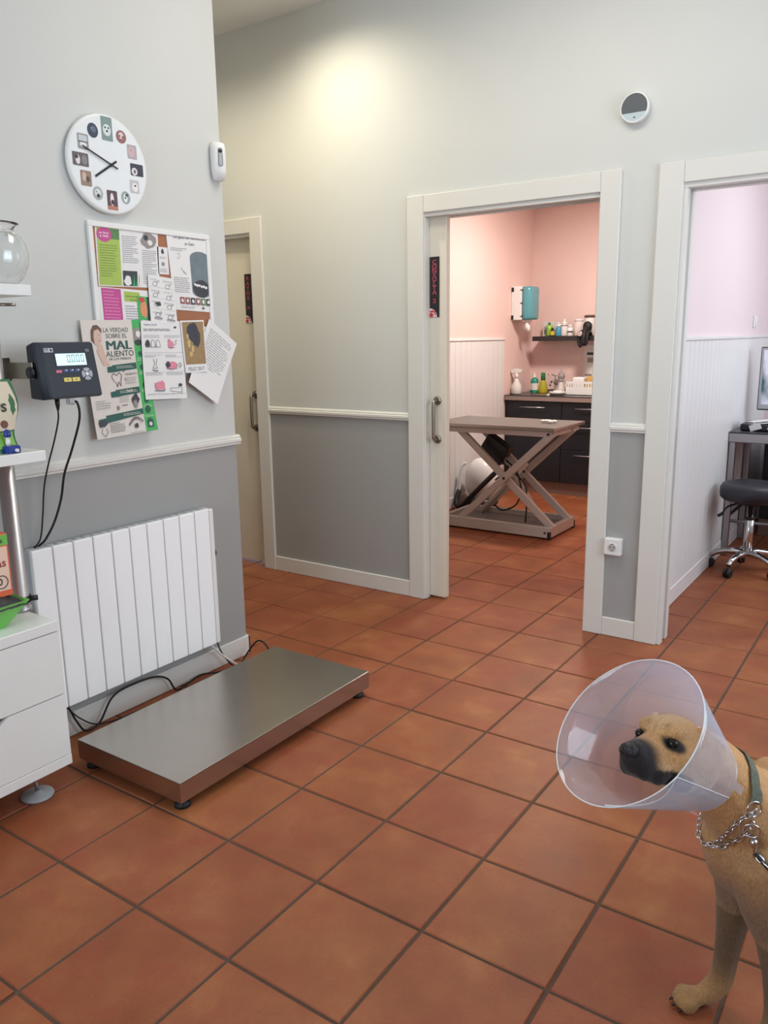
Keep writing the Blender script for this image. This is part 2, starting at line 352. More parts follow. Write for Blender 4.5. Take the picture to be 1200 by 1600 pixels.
# ------------------------------------------------------------------ hall: stainless floor scale
def floor_scale():
    x0, x1, y0, y1 = -1.088, -.563, .357, 1.385; zt = .105
    e = thing('floor_scale', 'low stainless steel animal weighing platform on the tiles before the radiator', 'scale', ((x0+x1)/2, (y0+y1)/2, 0))
    MB().box(x0, x1, y0, y1, zt-.004, zt, bev=.0018, seg=2).build('platform_plate', STEEL, e)
    s = MB(); t = .0025; zb = .034
    s.box(x0, x1, y0, y0+t, zb, zt-.0042).box(x0, x1, y1-t, y1, zb, zt-.0042).box(x0, x0+t, y0+t, y1-t, zb, zt-.0042).box(x1-t, x1, y0+t, y1-t, zb, zt-.0042)
    s.build('skirt', STEEL, e)
    f = MB(); f.box(x0+.03, x1-.03, y0+.05, y0+.09, .04, .08).box(x0+.03, x1-.03, y1-.09, y1-.05, .04, .08).box(x0+.24, x0+.28, y0+.09, y1-.09, .04, .08); f.build('inner_frame', SATIN, e)
    for x in (x0+.035, x1-.035):
        for y in (y0+.035, y1-.035):
            MB().lathe([(.016, .03), (.016, .014), (.026, .012), (.027, 0)][::-1], (x, y, 0), (0, 0, 1), 18).lathe([(.007, .028), (.007, .09)], (x, y, 0), (0, 0, 1), 10).build('foot', RUBBER, e)
floor_scale()

# ------------------------------------------------------------------ hall: radiator
def radiator():
    RW = mat('radiator_white', (249, 250, 251), .3, var=.01); RG = mat('radiator_grille', (190, 194, 198), .4, var=.03)
    y0, y1, z0, z1, xf = .352, 1.178, .156, .766, -1.238
    e = thing('radiator', 'white electric panel radiator with ten vertical sections on the left wall', 'radiator', (-1.28, (y0+y1)/2, z0))
    MB().box(XL+.018, xf-.016, y0+.005, y1+.012, z0+.01, z1-.008, bev=.004).build('rear_casing', RG, e)
    n = 10; wd = (y1-y0)/n
    me = None
    for i in range(n):
        a = y0+i*wd; o = MB().box(xf-.020, xf, a+.0022, a+wd-.0022, z0, z1, bev=.004, seg=2).build('panel', RW, e)
    MB().box(XL+.02, xf-.002, y1+.001, y1+.026, z0-.002, z1-.004, bev=.006, seg=2).build('end_cap', WHITE, e)
    g = MB()
    for i in range(22): g.box(XL+.03, xf-.022, y0+.01+i*.0375, y0+.04+i*.0375, z1-.009, z1-.002)
    g.build('top_grille', RG, e)
    MB().lathe([(.020, 0), (.020, .012), (.014, .018)], (xf-.03, y1+.026, .56), (0, 1, 0), 18).build('thermostat_knob', BLACK, e)
    MB().box(xf-.045, xf-.015, y1+.026, y1+.034, .46, .52, bev=.004).build('switch_box', WHITE, e)
    for y in (y0+.12, y1-.12): MB().box(XL, XL+.022, y-.02, y+.02, .3, .65).build('wall_bracket', RG, e)
radiator()
WCABLE = mat('white_cable', (225, 225, 222), .45, var=.02)
tag(MB().tube(catmull([(-1.285, 1.135, .150), (-1.275, 1.150, .152), (-1.268, 1.175, .135), (-1.262, 1.215, .09), (-1.255, 1.27, .035), (-1.235, 1.305, .006), (-1.19, 1.33, .005)], 7), .0045, 8).build('power_cable', WCABLE), 'white power cable coming from under the radiator end to the floor', 'cable')

# ------------------------------------------------------------------ hall: white drawer cabinet with shelving unit at left edge
def drawers():
    xf, xb, y0, y1, z0, z1 = -.95, -1.28, -.62, .244, .112, .608
    e = thing('drawer_cabinet', 'white two-drawer cabinet on disc feet at the left edge', 'cabinet', ((xf+xb)/2, (y0+y1)/2, 0))
    c = MB(); c.box(xb, xf, y0, y1, z1-.034, z1, bev=.0015).box(xb, xf, y0, y1, z0, z0+.034, bev=.0015).box(xb, xf-.02, y0, y0+.018, z0+.034, z1-.034).box(xb, xf-.02, y1-.018, y1, z0+.034, z1-.034).box(xb, xb+.01, y0, y1, z0+.034, z1-.034)
    c.build('carcass', WLAM, e)
    zm = .36
    def front(za, zb, name):
        # drawer front with a scooped grip cut in the top edge
        yc = -.105; hw = .150; dp = .034
        pts = [(y0+.002, za), (y1-.002, za), (y1-.002, zb)]
        for k in range(13):
            t = k/12; a = math.cos(PI*t); pts.append((yc+hw*(1-2*t), zb-dp*min(1, 2.2*math.sin(PI*t))))
        pts.append((y0+.002, zb))
        o = MB().prism([(p[0], p[1]) for p in pts], (xf-.018, 0, 0), (0, 1, 0), (0, 0, 1), (.018, 0, 0)).build('drawer', WLAM, e)
        MB().box(xb+.02, xf-.019, y0+.03, y1-.03, za+.02, zb-.07).build('drawer_box', BLACK, o)
    front(z0+.037, zm-.002, 'drawer'); front(zm+.002, z1-.037, 'drawer')
    for x in (-1.045, -1.22):
        for y in (.165, -.55):
            f = MB().lathe([(.050, 0), (.052, .004), (.049, .010), (.014, .015), (.009, .02)], (x, y, 0), (0, 0, 1), 28).build('foot_disc', mat('foot_grey_plastic', (168, 172, 176), .35, var=.03), e)
            MB().cyl((x, y, .016), (x, y, z0), .006, 10).build('foot_rod', CHROME, f)
drawers()
def shelving():
    e = thing('shelving_unit', 'aluminium pole shelving with white shelves standing on the drawer cabinet', 'shelf', (-1.137, .2, .608))
    for y in (.238, -.56):
        MB().lathe([(.031, 0), (.031, .012), (.0265, .014), (.0265, 1.03)], (-1.137, y, .608), (0, 0, 1), 24).build('pole', ALU, e)
    for z, nm in ((1.116, 'shelf'), (1.604, 'shelf')):
        MB().box(-1.29, -.95 if z < 1.3 else -.975, -.62, .264 if z < 1.3 else .288, z, z+.032, bev=.0015).build('shelf_board', WLAM, e)
    for z in (1.574,):
        k = MB().lathe([(.034, 0), (.034, .022)], (-1.137, .238, z), (0, 0, 1), 20).build('clamp', SATIN, e)
        MB().cyl((-1.105, .245, z+.008), (-1.06, .285, z+.008), .005, 10).build('clamp_lever', SATIN, k)
    k = MB().lathe([(.033, 0), (.033, .02)], (-1.137, .238, .638), (0, 0, 1), 20).build('clamp', BLACK, e)
    MB().cyl((-1.112, .25, .65), (-1.097, .275, .65), .009, 10).build('clamp_screw', BLACK, k)
shelving()
def fish_bowl():
    g = glass('clear_glass', (250, 252, 252), .0, 1.45)
    prof = [(.052, 0), (.056, .003), (.074, .022), (.089, .055), (.093, .085), (.087, .115), (.072, .140), (.060, .151), (.056, .158), (.064, .168), (.073, .172)]
    inner = [(r-.0022, h+.0025) for r, h in prof]
    b = MB().lathe(prof+inner[::-1][:-0 or None], (-1.05, .232, 1.6362), (0, 0, 1), 40, cap=True)
    tag(b.build('fish_bowl', g), 'empty round clear glass bowl on the top white shelf', 'bowl')
fish_bowl()
def food_bag():
    e = thing('pet_food_bag', 'beige and green pet food bag standing on the middle shelf', 'bag', (-1.06, .04, 1.148))
    BG = mat('bag_green', (52, 110, 74), .35, var=.12, scale=30); BB = mat('bag_beige', (214, 204, 182), .4, var=.05); BL = mat('bag_lime', (128, 186, 84), .4, var=.08)
    # gusseted pouch: grid wrapped round, bulging
    V = []; Fc = []; ny, nz = 12, 14
    x0, y0, y1, z0, z1 = -1.055, .045, .243, 1.149, 1.362
    def pt(u, v, s):
        y = y0+(y1-y0)*u; z = z0+(z1-z0)*v; edge = math.sin(PI*min(1, max(0, u)))**.5
        th = (.055*(1-v)**.6+.006)*edge+.003
        wob = .004*math.sin(9*v+3*u)
        return (x0+s*th+wob, y-.010*math.sin(PI*v*2.2)*(u > .8), z)
    for s in (1, -1):
        k = len(V)
        for j in range(nz+1):
            for i in range(ny+1): V.append(pt(i/ny, j/nz, s))
        for j in range(nz):
            for i in range(ny): Fc.append((k+j*(ny+1)+i, k+j*(ny+1)+i+1, k+(j+1)*(ny+1)+i+1, k+(j+1)*(ny+1)+i))
    MB().add(V, Fc, True).build('pouch', BG, e)
    def patch(name, mt, u0, u1, v0, v1, off, n=6, parent=e):
        V = []; Fc = []
        for j in range(n+1):
            for i in range(n+1):
                p = Vector(pt(u0+(u1-u0)*i/n, v0+(v1-v0)*j/n, 1)); V.append(p+Vector((off, 0, 0)))
        for j in range(n):
            for i in range(n): Fc.append((j*(n+1)+i, j*(n+1)+i+1, (j+1)*(n+1)+i+1, (j+1)*(n+1)+i))
        return MB().add(V, Fc, True).build(name, mt, parent)
    pa = patch('beige_front', BB, .08, .92, .30, .97, .0015)
    patch('lime_band', BL, .08, .86, .06, .28, .0015)
    t = text3d('os', .052, (x0+.044, .168, 1.285), (0, 1, 0), (0, 0, 1), .001); 
    t.build('lettering', mat('bag_text', (62, 64, 50), .6, var=0), pa)
    MB().lathe([(.012, 0), (.012, .002)], (x0+.046, .176, 1.232), (1, 0, 0), 14).build('kibble_picture', mat('kibble_brown', (120, 72, 56), .6, var=.2), pa)
food_bag()
def blue_clip():
    BLU = mat('blue_plastic', (34, 54, 140), .3, var=.05)
    e = thing('dosing_valve', 'small blue and clear plastic fitting on the middle shelf beside the bag', 'fitting', (-.985, .16, 1.148))
    MB().box(-1.0, -.965, .152, .196, 1.1485, 1.171, bev=.005, seg=2).build('base_block', BLU, e)
    MB().lathe([(.006, 0), (.007, .010), (.005, .028)], (-.985, .168, 1.171), (0, 0, 1), 12).build('clear_stem', WHITE, e)
    MB().lathe([(.010, 0), (.011, .006), (.009, .018), (.004, .022)], (-.985, .168, 1.197), (0, 0, 1), 12).build('cap', BLU, e)
    MB().cyl((-.964, .178, 1.158), (-.955, .178, 1.158), .005, 10).build('nozzle', WHITE, e)
blue_clip()
def carton():
    OR = mat('carton_orange', (226, 108, 66), .5, var=.04); GR = mat('carton_green', (112, 190, 80), .5, var=.04); PE = mat('carton_peach', (240, 205, 184), .5, var=.03)
    x0, x1, y0, y1, z0, z1 = -1.1, -1.03, -.06, .156, .705, .902
    e = thing('treat_carton', 'orange carton with green top band leaning in the green tray', 'box', (-1.07, .01, z0))
    MB().box(x0, x1, y0, y1, z0, z1, bev=.002).build('carton_body', OR, e)
    b = MB().box(x1, x1+.0006, y0+.002, y1-.001, z1-.036, z1-.004).build('green_band', GR, e)
    text3d('ink', .020, (x1+.0010, .128, z1-.022), (0, 1, 0), (0, 0, 1), .0004).build('lettering', INK, b)
    p = MB().box(x1, x1+.0006, y0+.004, y1-.006, z0+.02, z1-.040).build('peach_panel', PE, e)
    text3d('as', .036, (x1+.0010, .128, z0+.106), (0, 1, 0), (0, 0, 1), .0006).build('lettering', mat('carton_red_text', (150, 60, 50), .6, var=0), p)
    rg = MB().torus((x1+.0010, .122, z0+.048), (1, 0, 0), .020, .0016, 24, 5).build('seal_ring', INK, p)
    text3d('0', .030, (x1+.0012, .118, z0+.048), (0, 1, 0), (0, 0, 1), .0006).build('lettering', INK, p)
carton()
def green_tray():
    GR = mat('lime_tray_plastic', (118, 196, 92), .35, var=.08)
    e = thing('bait_tray', 'lime green tray heaped with black granules on the drawer cabinet', 'tray', (-1.06, .03, .608))
    o = [(-.985, -.10), (-.995, .186), (-1.108, .186), (-1.108, -.10)]; i_ = [(-1.03, -.06), (-1.03, .118), (-1.09, .118), (-1.09, -.06)]
    V = [(x, y, .6085) for x, y in i_]+[(x, y, .687) for x, y in o]+[(x-.002*(1 if x > -1.06 else -1), y-.002*(1 if y > 0 else -1), .687) for x, y in o]+[(x, y, .6115) for x, y in i_]
    Fc = [(0, 1, 2, 3)]+[(k, (k+1) % 4, 4+(k+1) % 4, 4+k) for k in range(4)]+[(4+k, 4+(k+1) % 4, 8+(k+1) % 4, 8+k) for k in range(4)]+[(8+k, 8+(k+1) % 4, 12+(k+1) % 4, 12+k) for k in range(4)]+[(12, 13, 14, 15)]
    MB().add(V, Fc).build('tray', GR, e)
    g = MB(); rnd = random.Random(3)
    BK = mat('black_granules', (36, 40, 42), .5, var=.3, scale=120)
    V = []; Fc = []; n = 26
    for j in range(n+1):
        for i in range(n+1):
            u, v = i/n, j/n; x = -1.103+.108*u; y = -.095+.272*v
            V.append((x, y, .672+.045*(math.sin(PI*u)*math.sin(PI*v))**.5+.004*rnd.random()))
    for j in range(n):
        for i in range(n): Fc.append((j*(n+1)+i, j*(n+1)+i+1, (j+1)*(n+1)+i+1, (j+1)*(n+1)+i))
    o = MB().add(V, Fc, True).build('granule_heap', BK, e); o['kind'] = 'stuff'
green_tray()

# ------------------------------------------------------------------ hall: scale display on the left wall
def display():
    e = thing('scale_display', 'dark weighing indicator with lit screen reading 0.000 on a wall bracket', 'display', (-1.2, .52, 1.28))
    # housing: wedge profile (x,z) extruded along y, with chamfered sides
    yl, yr = .393, .614; zb, zt = 1.283, 1.470; xf_t, xf_b, xb = -1.150, -1.122, -1.205
    ch = .022
    fr = [(xf_t, yl+ch, zt-.004), (xf_t, yr-.006, zt-.004), (xf_b, yr-.002, zb+.006), (xf_b, yl+ch, zb+.006)]
    bk = [(xb, yl, zt-.012), (xb, yr, zt-.012), (xb, yr+.002, zb+.004), (xb, yl, zb+.004)]
    md = [(xf_t-.02, yl+.004, zt), (xf_t-.02, yr, zt), (xf_b-.02, yr+.002, zb), (xf_b-.02, yl+.004, zb)]
    V = fr+md+bk; Fc = [(0, 1, 2, 3), (8, 9, 10, 11)]
    for k in range(4): Fc += [(k, (k+1) % 4, 4+(k+1) % 4, 4+k), (4+k, 4+(k+1) % 4, 8+(k+1) % 4, 8+k)]
    b = bmesh.new(); vs = [b.verts.new(v) for v in V]
    for f in Fc: b.faces.new([vs[i] for i in f])
    bmesh.ops.recalc_face_normals(b, faces=b.faces); bmesh.ops.bevel(b, geom=b.edges[:], offset=.003, segments=2, affect='EDGES')
    MB().bm(b).build('housing', NAVY, e)
    TL, TR, BR, BL = [Vector(v) for v in fr]; nrm = (TR-TL).cross(BL-TL); nrm = nrm.normalized(); nrm = nrm if nrm.x > 0 else -nrm
    def P(u, v, off=.0): return TL*(1-u)*(1-v)+TR*u*(1-v)+BR*u*v+BL*(1-u)*v+nrm*(.0006+off)
    def quad(name, u0, v0, u1, v1, mt, off=.0008, parent=e, skew=0):
        V = [P(u0, v0, off), P(u1, v0, off), P(u1+skew, v1, off), P(u0+skew, v1, off)]; V += [p-nrm*.001 for p in V]
        return MB().add(V, [(0, 1, 2, 3), (4, 5, 6, 7), (0, 1, 5, 4), (1, 2, 6, 5), (2, 3, 7, 6), (3, 0, 4, 7)]).build(name, mt, parent)
    lcd = bpy.data.materials.new('lit_lcd'); lcd.use_nodes = True; bs = lcd.node_tree.nodes['Principled BSDF']
    bs.inputs['Base Color'].default_value = srgb(200, 235, 240); bs.inputs['Emission Color'].default_value = srgb(208, 246, 250); bs.inputs['Emission Strength'].default_value = .62
    s = quad('screen', .215, .195, .80, .415, lcd)
    DK = mat('lcd_segment', (70, 96, 100), .5, var=0)
    def seg(u, on='abcdef'):
        m_ = MB(); w_, t = .060, .010; v0, v1 = .222, .355; vm = (v0+v1)/2
        segs = {'a': (u, v0, u+w_, v0+t*1.2), 'd': (u, v1-t*1.2, u+w_, v1), 'f': (u, v0, u+t, vm-.004), 'e': (u, vm+.004, u+t, v1), 'b': (u+w_-t, v0, u+w_, vm-.004), 'c': (u+w_-t, vm+.004, u+w_, v1)}
        for q in on:
            a, b_, c, d = segs[q]; m_.add([P(a, b_, .0013), P(c, b_, .0013), P(c, d, .0013), P(a, d, .0013)], [(0, 1, 2, 3)])
        return m_
    for u in (.43, .52, .61, .70): seg(u).build('digit', DK, s)
    MB().add([P(.503, .345, .0013), P(.512, .345, .0013), P(.512, .36, .0013), P(.503, .36, .0013)], [(0, 1, 2, 3)]).build('decimal_point', DK, s)
    quad('screen_surround', .20, .18, .815, .43, mat('lcd_bezel_navy', (24, 34, 70), .4, var=0), .0002)
    BT = mat('button_blue', (58, 84, 140), .4, var=.05); PK = mat('button_pink', (214, 110, 140), .4, var=0); YE = mat('button_yellow', (228, 208, 110), .4, var=0); GY = mat('button_grey', (170, 176, 184), .4, var=0)
    quad('button', .175, .495, .285, .545, PK)
    for k in range(3):
        bt = quad('button', .31+k*.115, .485, .405+k*.115, .535, BT)
        quad('button_mark', .36+k*.115, .492, .395+k*.115, .51, SIGNW, .0012, bt)
    for k in range(2):
        bt = quad('button', .295+k*.165, .64, .44+k*.165, .715, YE)
        quad('button_mark', .35+k*.165, .67, .385+k*.165, .685, INK, .0012, bt)
    kp = None; U = (TR-TL).normalized(); Vv = (BL-TL).normalized(); c0 = P(.765, .585, .0005)
    for k in range(4):
        a0 = PI/4+k*PI/2+.12; a1 = a0+PI/2-.24; pts = [(.0085, a0+(a1-a0)*i/5) for i in range(6)]+[(.021, a1-(a1-a0)*i/5) for i in range(6)]
        MB().prism([(r*math.cos(a), r*math.sin(a)) for r, a in pts], c0, U, Vv, nrm*.0012).build('keypad_key', GY, e)
    MB().lathe([(.0065, 0), (.0065, .0015)], c0, nrm, 18).build('keypad_key', WHITE, e)
    lb = quad('maker_label', .02, .09, .19, .165, mat('label_grey', (205, 208, 214), .5, var=0))
    lm = MB()
    for (u0, v0, u1, v1) in ((.03, .10, .055, .12), (.065, .10, .10, .118), (.03, .13, .105, .136), (.03, .145, .105, .151), (.13, .10, .155, .15), (.16, .115, .178, .15)): lm.add([P(u0, v0, .0012), P(u1, v0, .0012), P(u1, v1, .0012), P(u0, v1, .0012)], [(0, 1, 2, 3)])
    lm.build('label_print', NAVY, lb)
    V2, F2 = text2d('K3', .012, .0003); o = P(.86, .145, .0006)
    MB().add([o+U*v.x-Vv*v.y for v in V2], F2).build('lettering', GY, e)
    # bracket and side knob
    br = MB(); br.box(XL, XL+.004, .345, .40, 1.345, 1.42).box(XL, -1.17, .385, .389, 1.352, 1.405).box(XL, XL+.004, .385, .62, 1.36, 1.40)
    br.build('wall_bracket', SATIN, e)
    MB().lathe([(.020, 0), (.020, .010), (.013, .014)], (-1.178, .389, 1.372), (0, -1, 0), 16).build('tilt_knob', BLACK, e)
    MB().lathe([(.009, 0), (.009, .018), (.005, .036)][::-1] if False else [(.008, 0), (.008, .02), (.004, .04)], (-1.165, .462, zb+.002), (0, 0, -1), 12).build('plug', BLACK, e)
    k = MB().box(-1.172, -1.150, .498, .520, zb-.022, zb+.002, bev=.002).build('connector', CHROME, e)
    # cables
    tag(MB().tube(catmull([(-1.165, .462, zb-.034), (-1.172, .463, 1.21), (-1.19, .452, 1.14), (-1.215, .437, 1.06), (-1.235, .425, .98), (-1.25, .418, .88), (-1.265, .41, .80), (-1.29, .40, .762), (-1.309, .395, .72), (-1.3105, .42, .45), (-1.3105, .44, .17)], 8), .0028, 8).build('thin_cable', RUBBER), 'thin black cord hanging from the left underside of the weighing display', 'cable')
    tag(MB().tube(catmull([(-1.161, .521, zb-.013), (-1.158, .532, zb-.016), (-1.157, .538, 1.235), (-1.165, .535, 1.19), (-1.19, .515, 1.10), (-1.215, .495, 1.02), (-1.235, .485, .93), (-1.25, .46, .85), (-1.268, .43, .79), (-1.29, .415, .765), (-1.308, .405, .73), (-1.309, .43, .45), (-1.309, .445, .17)], 8), .0042, 8).build('signal_cable', RUBBER), 'thicker black cable hanging from the silver plug of the weighing display', 'cable')
display()
tag(MB().tube(catmull([(-1.302, .45, .15), (-1.285, .462, .125), (-1.280, .486, .062), (-1.277, .518, .014), (-1.277, .58, .022), (-1.28, .645, .096), (-1.282, .725, .114), (-1.282, .854, .106), (-1.28, .925, .072), (-1.275, .962, .010), (-1.272, 1.025, .016), (-1.27, 1.10, .028), (-1.255, 1.20, .008), (-1.24, 1.30, .005), (-1.27, 1.37, .012), (-1.250, 1.40, .060), (-1.21, 1.402, .098), (-1.175, 1.402, .100), (-1.145, 1.402, .075), (-1.12, 1.40, .03), (-1.095, 1.395, .012), (-1.05, 1.36, .012)], 8), .0042, 8).build('floor_cable', RUBBER), 'black cable looping along the skirting behind the steel weighing platform', 'cable')
tag(MB().tube(catmull([(-1.302, .445, .148), (-1.286, .462, .122), (-1.282, .50, .072), (-1.278, .562, .022), (-1.272, .65, .004), (-1.262, .74, .004), (-1.25, .80, .004)], 7), .0028, 8).build('thin_cable', RUBBER), 'thin black cord trailing to the tiles under the left end of the radiator', 'cable')
tag(MB().tube(catmull([(-1.290, 1.196, .17), (-1.272, 1.206, .150), (-1.265, 1.218, .105), (-1.262, 1.25, .05), (-1.255, 1.28, .010), (-1.23, 1.30, .004)], 7), .0032, 8).build('short_cable', RUBBER), 'short black cable dropping beside the right end of the radiator', 'cable')

# ------------------------------------------------------------------ hall: clock with twelve pet photos
def clock():
    yc, zc, R = .851, 2.094, .170; x = XL
    e = thing('wall_clock', 'round white wall clock with twelve small pet photos for hours', 'clock', (x, yc, zc-R))
    MB().lathe([(R-.012, 0), (R-.004, .006), (R, .014), (R, .024), (R-.003, .028), (R-.008, .029)], (x, yc, zc), (1, 0, 0), 64).build('clock_body', WHITE, e)
    MB().lathe([(R-.009, 0), (R-.009, .0006)], (x+.029, yc, zc), (1, 0, 0), 64).build('clock_face', mat('clock_face_white', (230, 234, 236), .5, var=.01), e)
    xf = x+.0298
    spec = [('r', .021, .036, (128, 148, 146), [('e', 0, -.004, .015, .018, (214, 222, 220)), ('e', -.006, .003, .003, .003, (30, 32, 36)), ('e', .006, .003, .003, .003, (30, 32, 36)), ('e', 0, -.007, .004, .003, (30, 32, 36))]),
            ('c', .020, .020, (150, 104, 104), [('e', 0, .004, .010, .010, (226, 204, 202)), ('e', -.006, .002, .003, .003, (50, 36, 40)), ('e', .006, .0, .003, .003, (50, 36, 40))]),
            ('r', .019, .022, (176, 168, 172), [('e', -.002, 0, .013, .017, (206, 176, 180)), ('e', -.005, .004, .002, .002, (80, 66, 72))]),
            ('r', .026, .019, (66, 66, 78), [('e', -.010, -.006, .012, .012, (222, 220, 222)), ('e', -.009, -.006, .005, .006, (120, 104, 110))]),
            ('r', .019, .021, (196, 192, 194), [('e', .002, -.002, .012, .014, (232, 232, 232)), ('e', .003, .003, .004, .003, (44, 42, 50))]),
            ('c', .018, .020, (150, 166, 164), [('e', -.001, -.001, .008, .014, (232, 236, 234)), ('e', -.002, -.001, .003, .003, (24, 28, 34)), ('e', .004, .008, .006, .005, (70, 88, 80))]),
            ('r', .020, .030, (92, 72, 78), [('e', -.001, .002, .007, .020, (234, 226, 226)), ('e', 0, -.006, .006, .008, (70, 56, 62)), ('q', 0, -.024, .020, .006, (186, 120, 104))]),
            ('c', .019, .021, (168, 172, 172), [('e', 0, .002, .012, .012, (214, 218, 216)), ('e', .001, -.007, .006, .006, (56, 54, 60)), ('e', -.006, .004, .002, .002, (50, 50, 56))]),
            ('r', .020, .023, (150, 128, 116), [('e', -.006, .004, .008, .014, (204, 176, 160)), ('e', .006, -.002, .007, .009, (92, 80, 76))]),
            ('r', .029, .020, (104, 94, 96), [('e', -.010, -.002, .008, .014, (226, 218, 218)), ('e', .014, 0, .010, .014, (136, 132, 130)), ('e', -.014, .006, .006, .006, (70, 56, 58))]),
            ('r', .020, .023, (150, 152, 154), [('q', 0, .009, .015, .009, (196, 204, 208)), ('e', 0, -.009, .012, .010, (228, 230, 232)), ('q', 0, -.001, .016, .0016, (70, 72, 78))]),
            ('c', .020, .022, (58, 68, 88), [('e', .003, .004, .010, .010, (92, 106, 126)), ('e', -.004, .006, .002, .002, (170, 180, 190))])]
    for h, (kind, a, b, base, det) in enumerate(spec):
        t = h*PI/6; r_ = .121; a *= 1.12; b *= 1.12; det = [(q[0],)+tuple(1.12*z for z in q[1:5])+(q[5],) for q in det]
        py, pz = yc+r_*math.sin(t), zc+r_*math.cos(t)
        m_ = MB()
        if kind == 'c': m_.prism([(a*math.cos(q*PI/14), b*math.sin(q*PI/14)) for q in range(28)], (xf, py, pz), (0, 1, 0), (0, 0, 1), (.0004, 0, 0))
        else:
            rr = .004; pts = []
            for cx, cy, q0 in ((a-rr, b-rr, 0), (-a+rr, b-rr, PI/2), (-a+rr, -b+rr, PI), (a-rr, -b+rr, 3*PI/2)): pts += [(cx+rr*math.cos(q0+k*PI/6), cy+rr*math.sin(q0+k*PI/6)) for k in range(4)]
            m_.prism(pts, (xf, py, pz), (0, 1, 0), (0, 0, 1), (.0004, 0, 0))
        ph = m_.build('photo', mat('clock_photo_%d_%d_%d' % base, base, .4, var=.12, scale=90), e)
        for j, (k2, dx, dz, ra, rb, c2) in enumerate(det):
            m2 = MB(); o = (xf+.0005+.0002*j, py+dx, pz+dz)
            pts = [(ra*math.cos(q*PI/8), rb*math.sin(q*PI/8)) for q in range(16)] if k2 == 'e' else [(-ra, -rb), (ra, -rb), (ra, rb), (-ra, rb)]
            m2.prism(pts, o, (0, 1, 0), (0, 0, 1), (.0001, 0, 0)).build('photo_detail', mat('clock_print_%d_%d_%d' % c2, c2, .4, var=.08, scale=120), ph)
    def hand(name, dy, dz, w_, off):
        d = Vector((0, dy, dz)); L = d.length; d.normalize(); s = Vector((1, 0, 0)).cross(d)
        c = Vector((xf+off, yc+.006, zc)); a = c-d*.028; b = c+d*L
        MB().obox((a+b)/2, d*(b-a).length/2, s*w_, Vector((.0006, 0, 0))).build(name, BLACK, e)
    hand('minute_hand', -.118, .046, .0026, .005); hand('hour_hand', -.072, -.048, .0036, .003)
    MB().lathe([(.006, 0), (.006, .006)], (xf, yc+.006, zc), (1, 0, 0), 16).build('spindle', BLACK, e)
clock()

# motion detector by the corner
def detector():
    e = thing('motion_detector', 'small white alarm motion detector high on the wall corner edge', 'sensor', (XL, 1.40, 2.12))
    MB().box(XL, XL+.02, 1.385, 1.432, 2.12, 2.262, bev=.006, seg=2).build('back_plate', WHITE, e)
    V = []; rings = []
    prof = [(2.118, .010, .018), (2.13, .028, .026), (2.155, .040, .030), (2.20, .044, .031), (2.24, .044, .031), (2.258, .038, .029), (2.266, .022, .022)]
    Fc = []; n = 16
    for z, dx, hy in prof:
        for k in range(n):
            t = PI*(k/(n-1)); V.append((XL+.016+dx*math.sin(t)**.6, 1.409-hy*math.cos(t), z))
    for i in range(len(prof)-1):
        for k in range(n-1): Fc.append((i*n+k, i*n+k+1, (i+1)*n+k+1, (i+1)*n+k))
    Fc += [tuple(range(n)), tuple((len(prof)-1)*n+k for k in reversed(range(n)))]
    RZ = Matrix.Translation((XL+.014, 1.409, 0)) @ Matrix.Rotation(-.55, 4, 'Z') @ Matrix.Translation((-XL-.014, -1.409, 0))
    def turn(m_): m_.v = [tuple(RZ @ Vector(v)) for v in m_.v]; return m_
    turn(MB().add(V, Fc, True)).build('cover', WHITE, e)
    pts = [(.007*math.cos(t)+0, .026+.007*math.sin(t)) for t in [k*PI/8 for k in range(9)]]+[(-.007+0, -.026)]+[(.007*math.cos(t), -.026+.007*math.sin(t)) for t in [PI+k*PI/8 for k in range(1, 9)]]
    wn = turn(MB().prism(pts, (XL+.0595, 1.411, 2.205), (0, 1, 0), (0, 0, 1), (.0015, 0, 0))).build('sensor_window', mat('window_grey', (172, 176, 178), .3, var=0), e)
    turn(MB().tube([(XL+.061, 1.411+1.15*q[0], 2.205+1.06*q[1]) for q in pts], .0010, 5, closed=True)).build('window_trim', INK, wn)
    turn(MB().ell((XL+.061, 1.411, 2.228), .003, .0075, .0075, 12)).build('lens', BLACK, e)
detector()

# round siren on the back wall
def siren():
    e = thing('wall_siren', 'round alarm siren with dark grey face high on the wall between doorways', 'siren', (.062, YB, 2.363))
    c = (.062, YB, 2.425); R = .0625
    MB().lathe([(R*.9, 0), (R, .004), (R, .030), (R-.003, .034), (R-.006, .034), (R-.006, .031)], c, (0, -1, 0), 48).build('housing', WHITE, e)
    rr = R-.0055; zcut = -.30*R*1.1
    a0 = math.asin(zcut/rr); up_ = [(rr*math.cos(a), rr*math.sin(a)) for a in [a0+(PI-2*a0)*k/30 for k in range(31)]]
    lo = [(rr*math.cos(a), rr*math.sin(a)) for a in [PI-a0+(PI+2*a0)*k/20 for k in range(21)]]
    o = (c[0], YB-.0305, c[2])
    MB().prism(up_, o, (1, 0, 0), (0, 0, 1), (0, -.002, 0)).build('dark_grille', mat('siren_dark_grey', (84, 88, 92), .6, var=.05), e)
    l = MB().prism(lo, o, (1, 0, 0), (0, 0, 1), (0, -.002, 0)).build('lower_lens', mat('siren_pale_lens', (184, 198, 204), .3, var=.04), e)
    MB().lathe([(.0035, 0), (.0035, .001)], (c[0]+.002, YB-.0325, c[2]-.040), (0, -1, 0), 12).build('led', INK, l)
siren()

